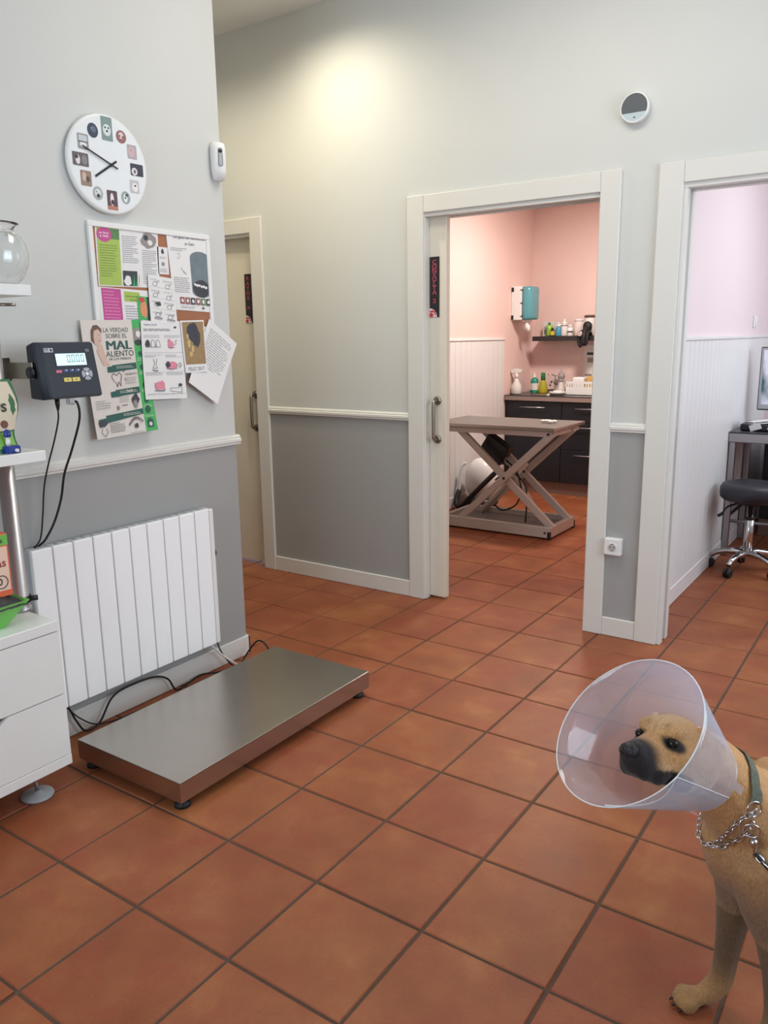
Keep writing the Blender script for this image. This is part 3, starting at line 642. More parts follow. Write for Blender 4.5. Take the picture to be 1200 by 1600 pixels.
# wall socket
def socket():
    xc, zc = .060, .463
    e = thing('wall_socket', 'white square power socket on the grey strip between the two doorways', 'socket', (xc, YB, zc-.045))
    MB().box(xc-.042, xc+.042, YB-.038, YB, zc-.042, zc+.042, bev=.006, seg=2).build('surface_box', WHITE, e)
    ps = MB().lathe([(.022, 0), (.022, .0015), (.019, .0016), (.0185, -.006)][:3], (xc, YB-.038, zc), (0, -1, 0), 28, cap=True).build('socket_ring', WHITE, e)
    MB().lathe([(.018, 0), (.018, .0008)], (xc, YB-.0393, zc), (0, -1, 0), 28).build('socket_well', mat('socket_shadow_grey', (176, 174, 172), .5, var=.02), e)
    for dx in (-.0095, .0095): MB().lathe([(.003, 0), (.003, .0008)], (xc+dx, YB-.0402, zc), (0, -1, 0), 10).build('pin_hole', INK, e)
    for s in (-1, 1): MB().box(xc-.003, xc+.003, YB-.0412, YB-.0395, zc+s*.0165-.0025, zc+s*.0165+.0025).build('earth_clip', SATIN, e)
socket()

# ceiling downlight near the back wall, and an added one over the alcove
def downlight(x, y, z, label, power, color, ang, blend, d=(0, 0, -1)):
    e = thing('ceiling_downlight', label, 'lamp', (x, y, z))
    MB().lathe([(.085, 0), (.085, .006), (.06, .008), (.06, .003)], (x, y, z), (0, 0, -1), 32).build('bezel', WHITE, e)
    em = bpy.data.materials.new('lamp_glow'); em.use_nodes = True; b = em.node_tree.nodes['Principled BSDF']; b.inputs['Emission Color'].default_value = (*color, 1); b.inputs['Emission Strength'].default_value = 4
    MB().lathe([(.058, 0), (.058, .002)], (x, y, z-.001), (0, 0, -1), 32).build('bulb', em, e)
    s = spot('downlight_beam', (x, y, z-.02), d, power, color, ang, blend, .05); return e
downlight(-1.55, 2.12, H, 'recessed ceiling downlight close to the grey back wall', 62, (1, .90, .68), 2.75, 1)
downlight(-2.4, 1.95, H, 'added unseen ceiling downlight brightening the cream door alcove', 40, (1, .88, .64), 2.6, 1)  # extra lamp added to brighten the cream door and alcove

# ------------------------------------------------------------------ noticeboard and papers on the left wall
def noticeboard():
    y0, y1, z0, z1 = .748, 1.338, 1.505, 1.897
    e = thing('noticeboard', 'cork noticeboard with thin white frame under the clock', 'noticeboard', (XL, (y0+y1)/2, z0))
    MB().box(XL, XL+.008, y0+.01, y1-.01, z0+.01, z1-.01).build('cork', mat('cork', (166, 112, 84), .9, var=.25, scale=160), e)
    f = .020
    for q in ((y0, y1, z1-f, z1), (y0, y1, z0, z0+f), (y0, y0+f, z0+f, z1-f), (y1-f, y1, z0+f, z1-f)):
        MB().box(XL, XL+.015, *q, bev=.002).build('frame_rail', WHITE, e)
noticeboard()
class Sheet:
    def __init__(s, label, cat, x0, TL, TR, BR, BL, paper=PAPER, curl=.0, poly=None, name='leaflet', group=None):
        s.c = [TL, TR, BR, BL]; s.x0 = x0; s.curl = curl
        s.e = thing(name, label, cat, (x0, (BL[0]+BR[0])/2, min(BL[1], BR[1])), group); s.k = 0
        n = 8; V = []; Fc = []
        for j in range(n+1):
            for i in range(n+1): V.append(s.P(i/n, j/n, 0))
        for j in range(n):
            for i in range(n): Fc.append((j*(n+1)+i, j*(n+1)+i+1, (j+1)*(n+1)+i+1, (j+1)*(n+1)+i))
        m_ = len(V); V += [v+Vector((-.0004, 0, 0)) for v in V]; Fc += [tuple(q+m_ for q in reversed(f)) for f in Fc]
        ring = list(range(n+1))+[j*(n+1)+n for j in range(1, n+1)]+[n*(n+1)+i for i in reversed(range(n))]+[j*(n+1) for j in reversed(range(1, n))]
        Fc += [(ring[i], ring[(i+1) % len(ring)], ring[(i+1) % len(ring)]+m_, ring[i]+m_) for i in range(len(ring))]
        s.paper = MB().add(V, Fc).build('paper', paper, s.e)
    def P(s, u, v, off):
        TL, TR, BR, BL = s.c
        y = TL[0]*(1-u)*(1-v)+TR[0]*u*(1-v)+BR[0]*u*v+BL[0]*(1-u)*v; z = TL[1]*(1-u)*(1-v)+TR[1]*u*(1-v)+BR[1]*u*v+BL[1]*(1-u)*v
        return Vector((s.x0+off+s.curl*v*v, y, z))
    def grid(s, u0, v0, u1, v1, off, m_=None):
        m_ = m_ or MB(); n = 5 if (v1-v0) > .12 else 1; V = []; Fc = []
        for j in range(n+1):
            for u in (u0, u1): V.append(s.P(u, v0+(v1-v0)*j/n, off))
        for j in range(n): Fc.append((2*j, 2*j+1, 2*j+3, 2*j+2))
        return m_.add(V, Fc)
    def rect(s, u0, v0, u1, v1, mt, name='print_block', parent=None):
        s.k += 1; return s.grid(u0, v0, u1, v1, .0004+.00012*s.k).build(name, mt, parent or s.paper)
    def blob(s, u, v, ru, rv, mt, name='picture', parent=None, pts=None, seed=0, rough=0):
        s.k += 1; rnd = random.Random(seed+s.k); n = 14
        q = pts or [(u+ru*math.cos(2*PI*k/n)*(1+rough*rnd.uniform(-1, 1)), v+rv*math.sin(2*PI*k/n)*(1+rough*rnd.uniform(-1, 1))) for k in range(n)]
        return MB().add([s.P(a, b, .0004+.00012*s.k) for a, b in q], [tuple(range(len(q)))]).build(name, mt, parent or s.paper)
    def stroke(s, pts, w_, mt, name='drawing'):
        s.k += 1; off = .0004+.00012*s.k; m_ = MB()
        for (a, b), (c, d) in zip(pts[:-1], pts[1:]):
            p, q = s.P(a, b, off), s.P(c, d, off); t = (q-p); t.normalize(); sd = Vector((1, 0, 0)).cross(t)*w_
            m_.add([p-sd, q-sd, q+sd, p+sd], [(0, 1, 2, 3)])
        return m_.build(name, mt, s.paper)
    def lines(s, u0, v0, u1, v1, n, mt=GREYINK, h=.35, seed=1, parent=None):
        s.k += 1; m_ = MB(); rnd = random.Random(seed); st = (v1-v0)/n; off = .0004+.00012*s.k
        for i in range(n):
            e = u1-(u1-u0)*rnd.choice((0, .03, .06, .12, .35)); v = v0+i*st
            x = u0
            while x < e-.01*(u1-u0):
                wl = (u1-u0)*rnd.uniform(.07, .22); x2 = min(e, x+wl)
                m_.add([s.P(x, v, off), s.P(x2, v, off), s.P(x2, v+st*h, off), s.P(x, v+st*h, off)], [(0, 1, 2, 3)]); x = x2+.025*(u1-u0)
        o = m_.build('text_lines', mt, parent or s.paper); o['kind'] = 'stuff'; return o
    def text(s, t, u, v, hv, mt, fit=None, bold=0, parent=None):
        s.k += 1; off = .0004+.00012*s.k; V, Fc = text2d(t, 1, bold)
        xs = [q.x for q in V]; ys = [q.y for q in V]; wd = max(xs)-min(xs); ht = max(ys)-min(ys); cx = (max(xs)+min(xs))/2; cy = (max(ys)+min(ys))/2
        fu = fit/wd
        return MB().add([s.P(u+(q.x-cx)*fu, v-(q.y-cy)/ht*hv, off) for q in V], Fc).build('lettering', mt, parent or s.paper)
pr = lambda n, c, var=.1, sc_=120: mat(n, c, .6, var=var, scale=sc_)
LIME = pr('print_lime', (168, 194, 92), .03); MAG = pr('print_magenta', (196, 80, 146), .03); DKGREEN = pr('print_dark_green', (44, 92, 84), .05)
GREEN = pr('print_green', (74, 178, 98), .04); PINKP = pr('print_pink', (222, 140, 158)); DARKP = pr('photo_dark', (62, 66, 74), .3, 60); CATG = pr('photo_grey_fur', (150, 142, 140), .3)
GRASSP = pr('photo_grass', (92, 132, 84), .3); BROWNP = pr('photo_leaf_litter', (156, 130, 92), .45, 220); TAN = pr('photo_tan', (206, 176, 120), .2); REDDISH = pr('photo_reddish', (150, 92, 92), .3)
LTXT = pr('lime_text', (128, 152, 70), 0); MTXT = pr('magenta_text', (224, 140, 186), 0); SKIN = pr('photo_skin', (214, 184, 168), .06); HAIRP = pr('photo_hair', (112, 88, 76), .2); CREAM = mat('cream_paper', (222, 214, 206), .6, var=.02)
BX = XL+.0084
# green-edged brochure
s = Sheet('brochure with lime green left strip and cat photos, noticeboard top left', 'leaflet', BX+.0004, (.780, 1.880), (1.068, 1.884), (1.060, 1.673), (.775, 1.669))
s.rect(.02, .02, .365, .98, LIME, 'lime_strip'); s.rect(.2, .03, .365, .2, GRASSP, 'grass_picture'); s.blob(.13, .13, .115, .125, MAG, 'magenta_disc')
s.text('se lleva', .13, .10, .035, PAPER, .15, .01); s.text('a casa', .13, .155, .035, PAPER, .13, .01)
s.lines(.05, .30, .32, .86, 13, LTXT, .3, 2); s.lines(.40, .12, .66, .60, 14, GREYINK, .3, 3); s.lines(.72, .34, .96, .95, 18, GREYINK, .3, 4)
s.blob(.84, .17, .13, .14, CATG, 'kitten_photo', rough=.15); s.blob(.79, .12, .04, .05, DARKP, 'kitten_ear'); s.blob(.86, .2, .04, .05, PAPER, 'kitten_face', rough=.1)
s.rect(.39, .72, .62, .98, DARKP, 'cat_photo'); s.blob(.46, .90, .06, .09, PAPER, 'white_cat', rough=.2)
for k in range(5): s.blob(0, 0, 0, 0, GREEN if k % 2 else DKGREEN, 'grass_blade', pts=[(.52+k*.025, .98), (.545+k*.025, .98), (.54+k*.028, .74+.02*(k % 3))])
s.rect(.62, .72, .64, .98, PAPER)
# magenta-edged brochure below
s = Sheet('brochure with magenta left strip pinned below the lime one', 'leaflet', BX+.0012, (.770, 1.667), (.998, 1.660), (1.000, 1.508), (.772, 1.512))
s.rect(.06, .02, .44, .93, MAG, 'magenta_strip'); s.lines(.09, .08, .40, .85, 10, MTXT, .3, 5); s.rect(.50, .06, .82, .30, LIME, 'lime_box'); s.rect(.53, .16, .80, .19, LTXT); s.rect(.60, .24, .80, .27, LTXT); s.lines(.50, .40, .80, .95, 9, GREYINK, .3, 6)
# narrow slip
s = Sheet('narrow white slip with two small emblems in the noticeboard centre', 'leaflet', BX+.0004, (1.060, 1.830), (1.112, 1.830), (1.112, 1.727), (1.058, 1.727))
s.blob(.5, .16, .14, .10, INK, 'emblem', rough=.3); s.lines(.2, .36, .8, .46, 2); s.blob(.5, .62, .16, .08, GREYINK, 'emblem', rough=.3); s.lines(.15, .8, .85, .95, 3)
# big poster at right of board
s = Sheet('white poster headed in black with a dark arched photo, noticeboard right side', 'poster', BX+.0020, (1.108, 1.888), (1.336, 1.894), (1.334, 1.584), (1.128, 1.592))
s.text('Los gatos son llamados para', .55, .055, .045, INK, .80, .004); s.text('su Gato', .52, .125, .04, INK, .22, .004)
arch = [(.50, .74)]+[(.50, .30)]+[(.50+.235-.235*math.cos(PI*k/12), .30-.085*math.sin(PI*k/12)) for k in range(1, 12)]+[(.97, .30), (.97, .74)]+[(.735+.235*math.cos(PI*k/12), .74+.075*math.sin(PI*k/12)) for k in range(1, 12)]
s.blob(0, 0, 0, 0, pr('photo_teal_grey', (112, 126, 132), .25, 30), 'arched_photo', pts=arch)
s.blob(.735, .70, .225, .115, DARKP, 'dark_floor', rough=.06)
for k in range(6): s.blob(.58+k*.055, .645+.006*(k % 2)+.006*k, .03, .018, PAPER, 'white_figure', rough=.25)
s.lines(.06, .19, .46, .24, 2, GREYINK, .3, 7); s.lines(.06, .57, .44, .78, 8, GREYINK, .3, 8)
s.stroke([(.20, .27), (.24, .25), (.26, .30), (.22, .33), (.19, .30)], .0006, GREYINK); s.stroke([(.26, .44), (.34, .50), (.38, .52), (.30, .49)], .0008, GREYINK)
for k, c in enumerate((REDDISH, REDDISH, DARKP, REDDISH, GRASSP, DARKP)):
    o = s.rect(.16+k*.135, .825, .27+k*.135, .915, c, 'small_photo'); s.blob(.215+k*.135, .87, .03, .025, PAPER, 'photo_detail', rough=.3, parent=o)
s.blob(.74, .955, .03, .014, INK, 'emblem', rough=.3); s.lines(.16, .945, .55, .975, 2)
# small cartoon leaflet
s = Sheet('small white instruction leaflet with line drawings overlapping the board middle', 'leaflet', BX+.006, (1.000, 1.722), (1.130, 1.711), (1.128, 1.530), (.994, 1.546), curl=.006)
def critter(s, u, v, k, mt=INK):
    s.stroke([(u-.10*k, v), (u-.05*k, v-.05*k), (u+.05*k, v-.055*k), (u+.10*k, v-.01*k), (u+.06*k, v+.04*k), (u-.08*k, v+.04*k), (u-.10*k, v)], .0007, mt); s.stroke([(u+.09*k, v-.03*k), (u+.13*k, v-.09*k), (u+.17*k, v-.05*k)], .0006, mt)
for (u, v) in ((.25, .18), (.72, .2), (.24, .42), (.74, .44), (.26, .62), (.74, .64), (.28, .84), (.74, .86)): critter(s, u, v, .9)
s.blob(.32, .60, .09, .045, DARKP, 'dark_patch', rough=.25)
for k in range(4): s.lines(.07, .08+k*.235, .46, .11+k*.235, 2, GREYINK, .35, 10+k); s.lines(.54, .08+k*.235, .93, .11+k*.235, 2, GREYINK, .35, 20+k)
for v in (.245, .475, .705): s.rect(.04, v, .96, v+.004, GREYINK, 'rule_line')
s.rect(.15, .89, .42, .93, GREYINK); s.rect(.60, .90, .90, .93, GREYINK)
# colourful picture beside it
s = Sheet('small green and orange picture tucked beside the cartoon leaflet', 'picture', BX+.0030, (.942, 1.640), (.996, 1.636), (.994, 1.548), (.944, 1.552), paper=GREEN)
s.blob(.55, .55, .34, .36, pr('print_orange', (226, 150, 112), .1), 'orange_patch', rough=.1); s.blob(.4, .15, .25, .12, pr('print_red', (206, 72, 72), .05), 'red_patch', rough=.25); s.rect(.86, .0, 1, 1, DARKP, 'dark_edge')
# bad-breath poster, curled at the foot
s = Sheet('cream and green poster headed LA VERDAD SOBRE EL MAL ALIENTO behind the display', 'poster', XL+.0164, (.677, 1.546), (.903, 1.549), (.916, 1.121), (.690, 1.112), paper=CREAM, curl=.022)
INKG = pr('print_slate', (76, 84, 84), 0)
s.text('LA VERDAD', .66, .085, .038, INKG, .50, .006); s.text('SOBRE EL', .66, .135, .038, INKG, .42, .006); s.text('MAL', .685, .215, .075, DKGREEN, .50, 0); s.text('MAL', .705, .215, .075, DKGREEN, .50, 0); s.text('ALIENTO', .69, .288, .050, INKG, .56, .006); s.text('DE LOS PERROS', .68, .333, .020, INKG, .44, .003)
f = s.blob(.27, .14, .095, .075, SKIN, 'woman_face'); s.blob(0, 0, 0, 0, HAIRP, 'woman_hair', pts=[(.16, .17), (.17, .09), (.22, .045), (.30, .04), (.37, .07), (.38, .11), (.30, .075), (.23, .09), (.21, .14), (.22, .20)]); s.blob(0, 0, 0, 0, SKIN, 'woman_hand', pts=[(.30, .19), (.35, .20), (.38, .27), (.42, .345), (.46, .385), (.34, .385), (.24, .26)])
s.stroke([(.30, .125), (.335, .122)], .0006, HAIRP); s.stroke([(.29, .175), (.34, .172)], .0007, pr('print_lips', (176, 104, 100), 0))
for v, t in ((.385, None), (.60, '365'), (.80, None)):
    b = s.blob(0, 0, 0, 0, DKGREEN, 'green_ribbon', pts=[(.40, v+.06), (.40, v+.012), (.50, v+.008), (.50, v), (.99, v-.012), (.99, v+.044), (.62, v+.055), (.56, v+.06)] if v < .7 else [(.08, v+.07), (.08, v+.035), (.24, v+.028), (.24, v+.008), (.995, v-.014), (.995, v+.035), (.2, v+.075)])
    if t: s.text(t, .78, v+.018, .026, CREAM, .13, .01, parent=b)
    s.lines(.58, v+.012, .94, v+.038, 2, CREAM, .3, int(v*100), parent=b)
s.stroke([(.50, .53), (.46, .48), (.50, .455), (.56, .475), (.62, .45), (.66, .475), (.63, .53), (.62, .57), (.585, .53), (.55, .575), (.53, .53)], .0010, INK); s.stroke([(.70, .45), (.73, .435)], .0012, INK); s.stroke([(.71, .51), (.75, .52)], .0012, INK)
s.text('CAUSA Nº1', .85, .47, .02, INK, .24, .004); s.lines(.72, .50, .96, .565, 4, GREYINK, .3, 31)
s.lines(.55, .665, .74, .72, 4, GREYINK, .3, 32); s.lines(.58, .735, .76, .75, 1, INK, .5, 33); s.blob(.88, .70, .07, .045, DARKP, 'dog_photo', rough=.3); s.blob(.86, .74, .04, .04, CATG, 'dog_photo', rough=.3); s.blob(.50, .755, .03, .02, CATG, 'pot_picture', rough=.2)
s.lines(.08, .68, .36, .76, 4, GREYINK, .3, 34)
s.blob(.15, .875, .09, .025, DARKP, 'dog_drawing', rough=.3); s.stroke([(.12, .91), (.10, .95), (.16, .985), (.22, .95), (.20, .91)], .0009, INK)
s.lines(.28, .88, .58, .97, 6, INKG, .32, 35)
arcp = [(.66+.30*k/10, .925-.05*math.sin(PI*k/10)) for k in range(11)]
for k in range(0, 10, 1): s.stroke([arcp[k], (arcp[k][0]+.012, arcp[k][1]-.028), (arcp[k][0]+.02, arcp[k][1])], .0011, INK, 'arched_lettering')
s.blob(.81, .93, .04, .022, DARKP, 'dog_drawing', rough=.3); s.lines(.66, .985, .96, .998, 1, GREYINK, .4, 36)
# green side leaf of the poster
s = Sheet('green poster side strip with small pictures, right edge of the bad breath poster', 'poster', XL+.0150, (.903, 1.549), (.955, 1.551), (.976, 1.122), (.914, 1.121), paper=GREEN, curl=.022)
s.blob(.4, .14, .42, .075, CATG, 'cat_photo', rough=.08); s.blob(.4, .20, .30, .03, DARKP, 'cat_photo', rough=.1); s.blob(.5, .125, .2, .03, PAPER, 'cat_face', rough=.2)
for v in (.30, .42, .58, .72): s.blob(.45, v, .16, .022, DKGREEN, 'pictogram', rough=.15); s.lines(.15, v+.04, .85, v+.07, 2, CREAM, .3, int(v*90))
s.blob(.45, .80, .22, .035, DKGREEN, 'pictogram', rough=.1); s.lines(.1, .855, .9, .875, 2, CREAM, .3, 40); o = s.rect(.25, .905, .72, .965, DKGREEN, 'house_pictogram'); s.blob(0, 0, 0, 0, DKGREEN, 'house_roof', pts=[(.2, .907), (.48, .875), (.77, .907)]); s.blob(.48, .935, .13, .018, CREAM, 'pictogram_detail', parent=o)
# larger cartoon sheet
s = Sheet('white instruction sheet with six black and pink animal drawings below the noticeboard', 'leaflet', XL+.0200, (.944, 1.546), (1.152, 1.546), (1.142, 1.236), (.930, 1.244), curl=.012)
s.text('Higiene dental', .22, .05, .03, pr('print_blue_grey', (96, 104, 140), 0), .30, .004); s.lines(.05, .10, .75, .135, 2, INK, .4, 41); s.blob(.82, .08, .035, .014, INK, 'emblem', rough=.3)
for v in (.18, .43, .66): s.lines(.05, v, .44, v+.04, 3, GREYINK, .3, int(v*100)); s.lines(.54, v, .95, v+.04, 3, GREYINK, .3, int(v*100)+5)
for k in range(3): s.blob(.13+k*.12, .29, .05, .045, INK if k == 0 else PAPER, 'dog_drawing', rough=.2); s.stroke([(.09+k*.12, .33), (.10+k*.12, .25), (.15+k*.12, .24), (.18+k*.12, .28), (.19+k*.12, .33), (.09+k*.12, .33)], .0008, INK)
s.blob(.69, .30, .07, .05, PINKP, 'pink_cat_drawing', rough=.15); s.blob(.65, .25, .035, .025, PINKP, 'pink_cat_drawing', rough=.1); s.stroke([(.76, .31), (.82, .29), (.80, .25), (.85, .25)], .0008, INK); s.stroke([(.62, .34), (.78, .34)], .0008, INK)
s.stroke([(.24, .48), (.27, .54), (.22, .60), (.32, .60), (.30, .54), (.33, .48)], .0008, INK); s.stroke([(.2, .62), (.34, .63), (.3, .645), (.2, .62)], .0008, INK)
s.blob(.68, .57, .12, .055, PINKP, 'pink_dog_drawing', rough=.1); s.blob(.58, .56, .05, .045, INK, 'dog_patch', rough=.3); s.stroke([(.55, .61), (.80, .61), (.80, .54)], .0009, INK); s.stroke([(.88, .53), (.92, .56), (.88, .60), (.85, .56), (.88, .53)], .0012, GREYINK)
s.blob(0, 0, 0, 0, PINKP, 'pink_pillow_drawing', pts=[(.24, .79), (.42, .76), (.47, .80), (.46, .87), (.28, .88), (.24, .85)]); s.stroke([(.22, .89), (.44, .895), (.47, .87)], .0016, INK); s.stroke([(.60, .90), (.60, .86), (.80, .86), (.84, .80), (.88, .84), (.88, .92), (.60, .90)], .0008, INK); s.blob(.85, .82, .04, .02, INK, 'dog_patch', rough=.3)
for v in (.40, .65): s.rect(.03, v, .97, v+.003, GREYINK, 'rule_line')
s.lines(.05, .93, .95, .945, 1, GREYINK, .5, 55)
# photo card
s = Sheet('greeting card photo of a dark puppy captioned FELIZ 2017', 'card', XL+.0235, (1.140, 1.548), (1.268, 1.552), (1.268, 1.338), (1.146, 1.338), curl=.006)
p = s.rect(.06, .03, .96, .84, BROWNP, 'photo'); s.blob(.48, .22, .24, .19, DARKP, 'dark_puppy', rough=.12, parent=p); s.blob(.62, .33, .18, .18, DARKP, 'dark_puppy', rough=.12, parent=p)
for (u, v, ru, rv) in ((.28, .44, .07, .08), (.42, .54, .06, .07), (.33, .64, .07, .05), (.24, .30, .05, .06)): s.blob(u, v, ru, rv, TAN, 'puppy_paw', rough=.2, parent=p)
s.text('FELIZ 2017', .50, .925, .07, GREYINK, .72, .002)
# tilted letter
s = Sheet('tilted white typed letter hanging off the noticeboard right edge', 'letter', XL+.0180, (1.306, 1.558), (1.462, 1.452), (1.312, 1.198), (1.156, 1.300), curl=.015, name='letter_sheet')
s.lines(.12, .10, .88, .66, 16, GREYINK, .28, 60)

# ------------------------------------------------------------------ pink consulting room
def exam_table():
    TA = mat('table_grey_lacquer', (190, 182, 174), .4, var=.04); TT = mat('table_top_rubber', (116, 110, 106), .45, var=.08, scale=40)
    x0, x1, y0, y1, zt = -1.95, -.93, 4.21, 4.80, .82
    e = thing('exam_table', 'grey scissor-lift veterinary examination table in the pink room', 'table', (-1.43, 4.5, 0))
    MB().box(x0+.012, x1-.012, y0+.012, y1-.012, zt-.018, zt, bev=.003).build('table_top', TT, e)
    r = MB(); r.box(x0, x1, y0, y0+.013, zt-.024, zt+.002, bev=.003).box(x0, x1, y1-.013, y1, zt-.024, zt+.002, bev=.003).box(x0, x0+.013, y0+.012, y1-.012, zt-.024, zt+.002, bev=.003).box(x1-.013, x1, y0+.012, y1-.012, zt-.024, zt+.002, bev=.003)
    r.build('top_rim', STEEL, e)
    a = MB(); a.box(x0+.03, x1-.04, y0+.02, y0+.05, zt-.066, zt-.024).box(x0+.03, x1-.04, y1-.05, y1-.02, zt-.066, zt-.024).box(x0+.03, x0+.06, y0+.05, y1-.05, zt-.066, zt-.024).box(x1-.07, x1-.04, y0+.05, y1-.05, zt-.066, zt-.024)
    a.build('apron', TA, e)
    b0, b1, c0, c1 = -1.86, -.945, 4.21, 4.70
    f = MB(); f.box(b0, b1, c0, c0+.035, .012, .092, bev=.003).box(b0, b1, c1-.035, c1, .012, .092, bev=.003).box(b0, b0+.035, c0+.035, c1-.035, .012, .092).box(b1-.035, b1, c0+.035, c1-.035, .012, .092, bev=.003)
    f.build('base_frame', TA, e)
    MB().box(b0+.035, b1-.035, c0+.035, c1-.035, .035, .05).build('base_deck', TT, e)
    for (x, y) in ((b1+.001, c0-.001), (b1+.001, c1-.02), (b0-.001, c0-.001), (b0-.001, c1-.02)): MB().box(x-.022 if x > -1.4 else x, x+.0 if x > -1.4 else x+.022, y, y+.022, .0, .06).build('foot', RUBBER, e)
    def arm(xa, za, xb, zb, y, w_=.026, t=.016):
        p, q = Vector((xa, y, za)), Vector((xb, y, zb)); d = (q-p); L = d.length/2; d.normalize(); n = Vector((0, 1, 0)).cross(d)
        MB().obox((p+q)/2, d*(L+.02), Vector((0, t, 0)), n*w_, bev=.003).build('scissor_arm', TA, e)
    for y, y2 in ((4.228+.02, 4.262+.02), (4.64, 4.606)):
        arm(-1.735, .765, -.965, .085, y2); arm(-1.70, .085, -.975, .765, y)
        MB().cyl((-1.335, min(y, y2)-.02, .425), (-1.335, max(y, y2)+.02, .425), .011, 12).build('pivot_bolt', BLACK, e)
    for x, z in ((-.985, .05), (-.985, .775)): MB().cyl((x, 4.205, z), (x, 4.23, z), .008, 10).build('bolt', BLACK, e)
    MB().obox((-1.50, 4.43, .61), Vector((.09, 0, -.055)), Vector((0, .05, 0)), Vector((.045, 0, .07)), bev=.008).build('motor_box', BLACK, e)
    MB().cyl((-1.44, 4.43, .56), (-1.12, 4.43, .12), .02, 12).build('lift_actuator', TA, e)
    MB().cyl((-1.62, 4.44, .10), (-1.25, 4.44, .52), .022, 12).build('lift_strut', TA, e)
    for k, pts in enumerate(([(-1.45, 4.40, .56), (-1.40, 4.38, .50), (-1.36, 4.36, .49), (-1.40, 4.36, .44), (-1.47, 4.36, .38)], [(-1.40, 4.40, .54), (-1.30, 4.38, .46), (-1.26, 4.38, .32), (-1.30, 4.38, .20), (-1.42, 4.40, .14), (-1.50, 4.42, .17)], [(-1.42, 4.42, .5), (-1.25, 4.42, .36), (-1.23, 4.42, .2), (-1.235, 4.42, .06)])):
        MB().tube(catmull(pts, 6), .006, 8).build('wire', RUBBER, e)
exam_table()
tis = MB(); rnd = random.Random(5)
for k in range(5): tis.ell((-1.16+.022*k, 4.53+rnd.uniform(-.012, .012), .822+.010+rnd.uniform(0, .006)), .02, .022, .011, 8)
tag(tis.build('crumpled_tissue', PAPER), 'small crumpled white tissue on the examination table top', 'tissue')

def vacuum():
    e = thing('vacuum_cleaner', 'white rounded vacuum cleaner with dark hose standing under the examination table', 'vacuum', (-1.93, 4.98, 0))
    MB().ell((-1.92, 5.0, .24), .15, .13, .20, 24).build('tank', WHITE, e)
    MB().lathe([(.13, 0), (.15, .03), (.14, .07)], (-1.92, 5.0, .02), (0, 0, 1), 24).build('base', BLACK, e)
    MB().tube(catmull([(-2.03, 4.92, .40), (-2.06, 4.90, .36), (-2.07, 4.88, .24), (-2.07, 4.87, .15)], 6), .012, 10).build('carry_handle', WHITE, e)
    MB().tube(catmull([(-2.07, 4.87, .16), (-2.06, 4.80, .06), (-1.98, 4.75, .05), (-1.82, 4.78, .22), (-1.70, 4.85, .36)], 7), .022, 10).build('hose', RUBBER, e)
    for (x, y) in ((-2.03, 4.93), (-1.83, 4.9), (-1.93, 5.12)): MB().lathe([(.022, -.012), (.022, .012)], (x, y, .022), (1, 0, 0), 14).build('wheel', BLACK, e)
vacuum()

CABN = mat('cabinet_dark_navy', (27, 28, 35), .45, var=.04); PLN = mat('plinth_brown_grey', (128, 104, 92), .4, var=.05); WT = mat('worktop_black', (36, 34, 36), .25, var=.05); WTE = mat('worktop_edge', (150, 130, 122), .4, var=.03)
def base_unit(x0, x1, label, drawers_):
    yf, yb = 5.865, 6.445
    e = thing('base_cabinet', label, 'cabinet', ((x0+x1)/2, 6.15, 0), 'dark base cabinets under the worktop')
    MB().box(x0, x1, yf+.02, yb, .115, .868).build('carcass', CABN, e); MB().box(x0, x1, yf+.03, yf+.045, 0, .114).build('plinth', PLN, e)
    zs = [(.118, .685), (.69, .865)] if drawers_ == 2 else [(.118, .43), (.435, .685), (.69, .865)]
    for za, zb in zs:
        fr = MB().box(x0+.002, x1-.002, yf, yf+.019, za, zb, bev=.0015).build('drawer_front', CABN, e)
        zc = zb-.052 if zb > .8 else zb-.045; xc = (x0+x1)/2
        h = MB().tube([(xc-.125, yf-.022, zc), (xc+.125, yf-.022, zc)], .006, 10)
        for s_ in (-1, 1): h.cyl((xc+s_*.1, yf-.022, zc), (xc+s_*.1, yf, zc), .004, 8)
        h.build('bar_handle', ALU, fr)
base_unit(-2.118, -1.552, 'dark base cabinet in the left corner under the worktop, by the wainscot', 2)
base_unit(-1.550, -1.03, 'dark base cabinet with lower bar handle, second from the pink corner', 3)
base_unit(-1.028, -.45, 'dark base cabinet furthest from the pink corner, hidden by the door frame', 2)
e = thing('worktop', 'black kitchen worktop with grey front edge on the dark base cabinets', 'worktop', (-1.28, 6.15, .87))
MB().box(-2.126, -.45, 5.848, 6.448, .872, .921, bev=.002).build('worktop_slab', WT, e); MB().box(-2.126, -.45, 5.842, 5.8475, .874, .912).build('edge_strip', WTE, e)
MB().box(-2.126, -.45, 6.438, 6.4495, .922, .945).build('upstand', ALU, e)
bs = MB(); bs.torus((-1.80, 6.12, .924), (0, 0, 1), .16, .006, 32, 6); bs.build('sink_rim', STEEL, e)
MB().lathe([(.155, 0), (.155, .0015)], (-1.80, 6.12, .9212), (0, 0, 1), 32).build('sink_bowl', SATIN, e)
def tap():
    e = thing('mixer_tap', 'chrome mixer tap behind the sink on the worktop', 'tap', (-1.80, 6.33, .922))
    MB().lathe([(.028, 0), (.028, .006), (.022, .01), (.020, .10), (.024, .11), (.022, .15), (.012, .16)], (-1.80, 6.33, .9215), (0, 0, 1), 20).build('tap_body', CHROME, e)
    MB().tube(catmull([(-1.80, 6.32, 1.0), (-1.80, 6.26, 1.03), (-1.80, 6.2, 1.03), (-1.80, 6.17, 1.0)], 5), .011, 10).build('spout', CHROME, e)
    MB().tube([(-1.80, 6.33, 1.08), (-1.85, 6.30, 1.10), (-1.875, 6.285, 1.098)], .006, 8).build('lever', CHROME, e)
tap()
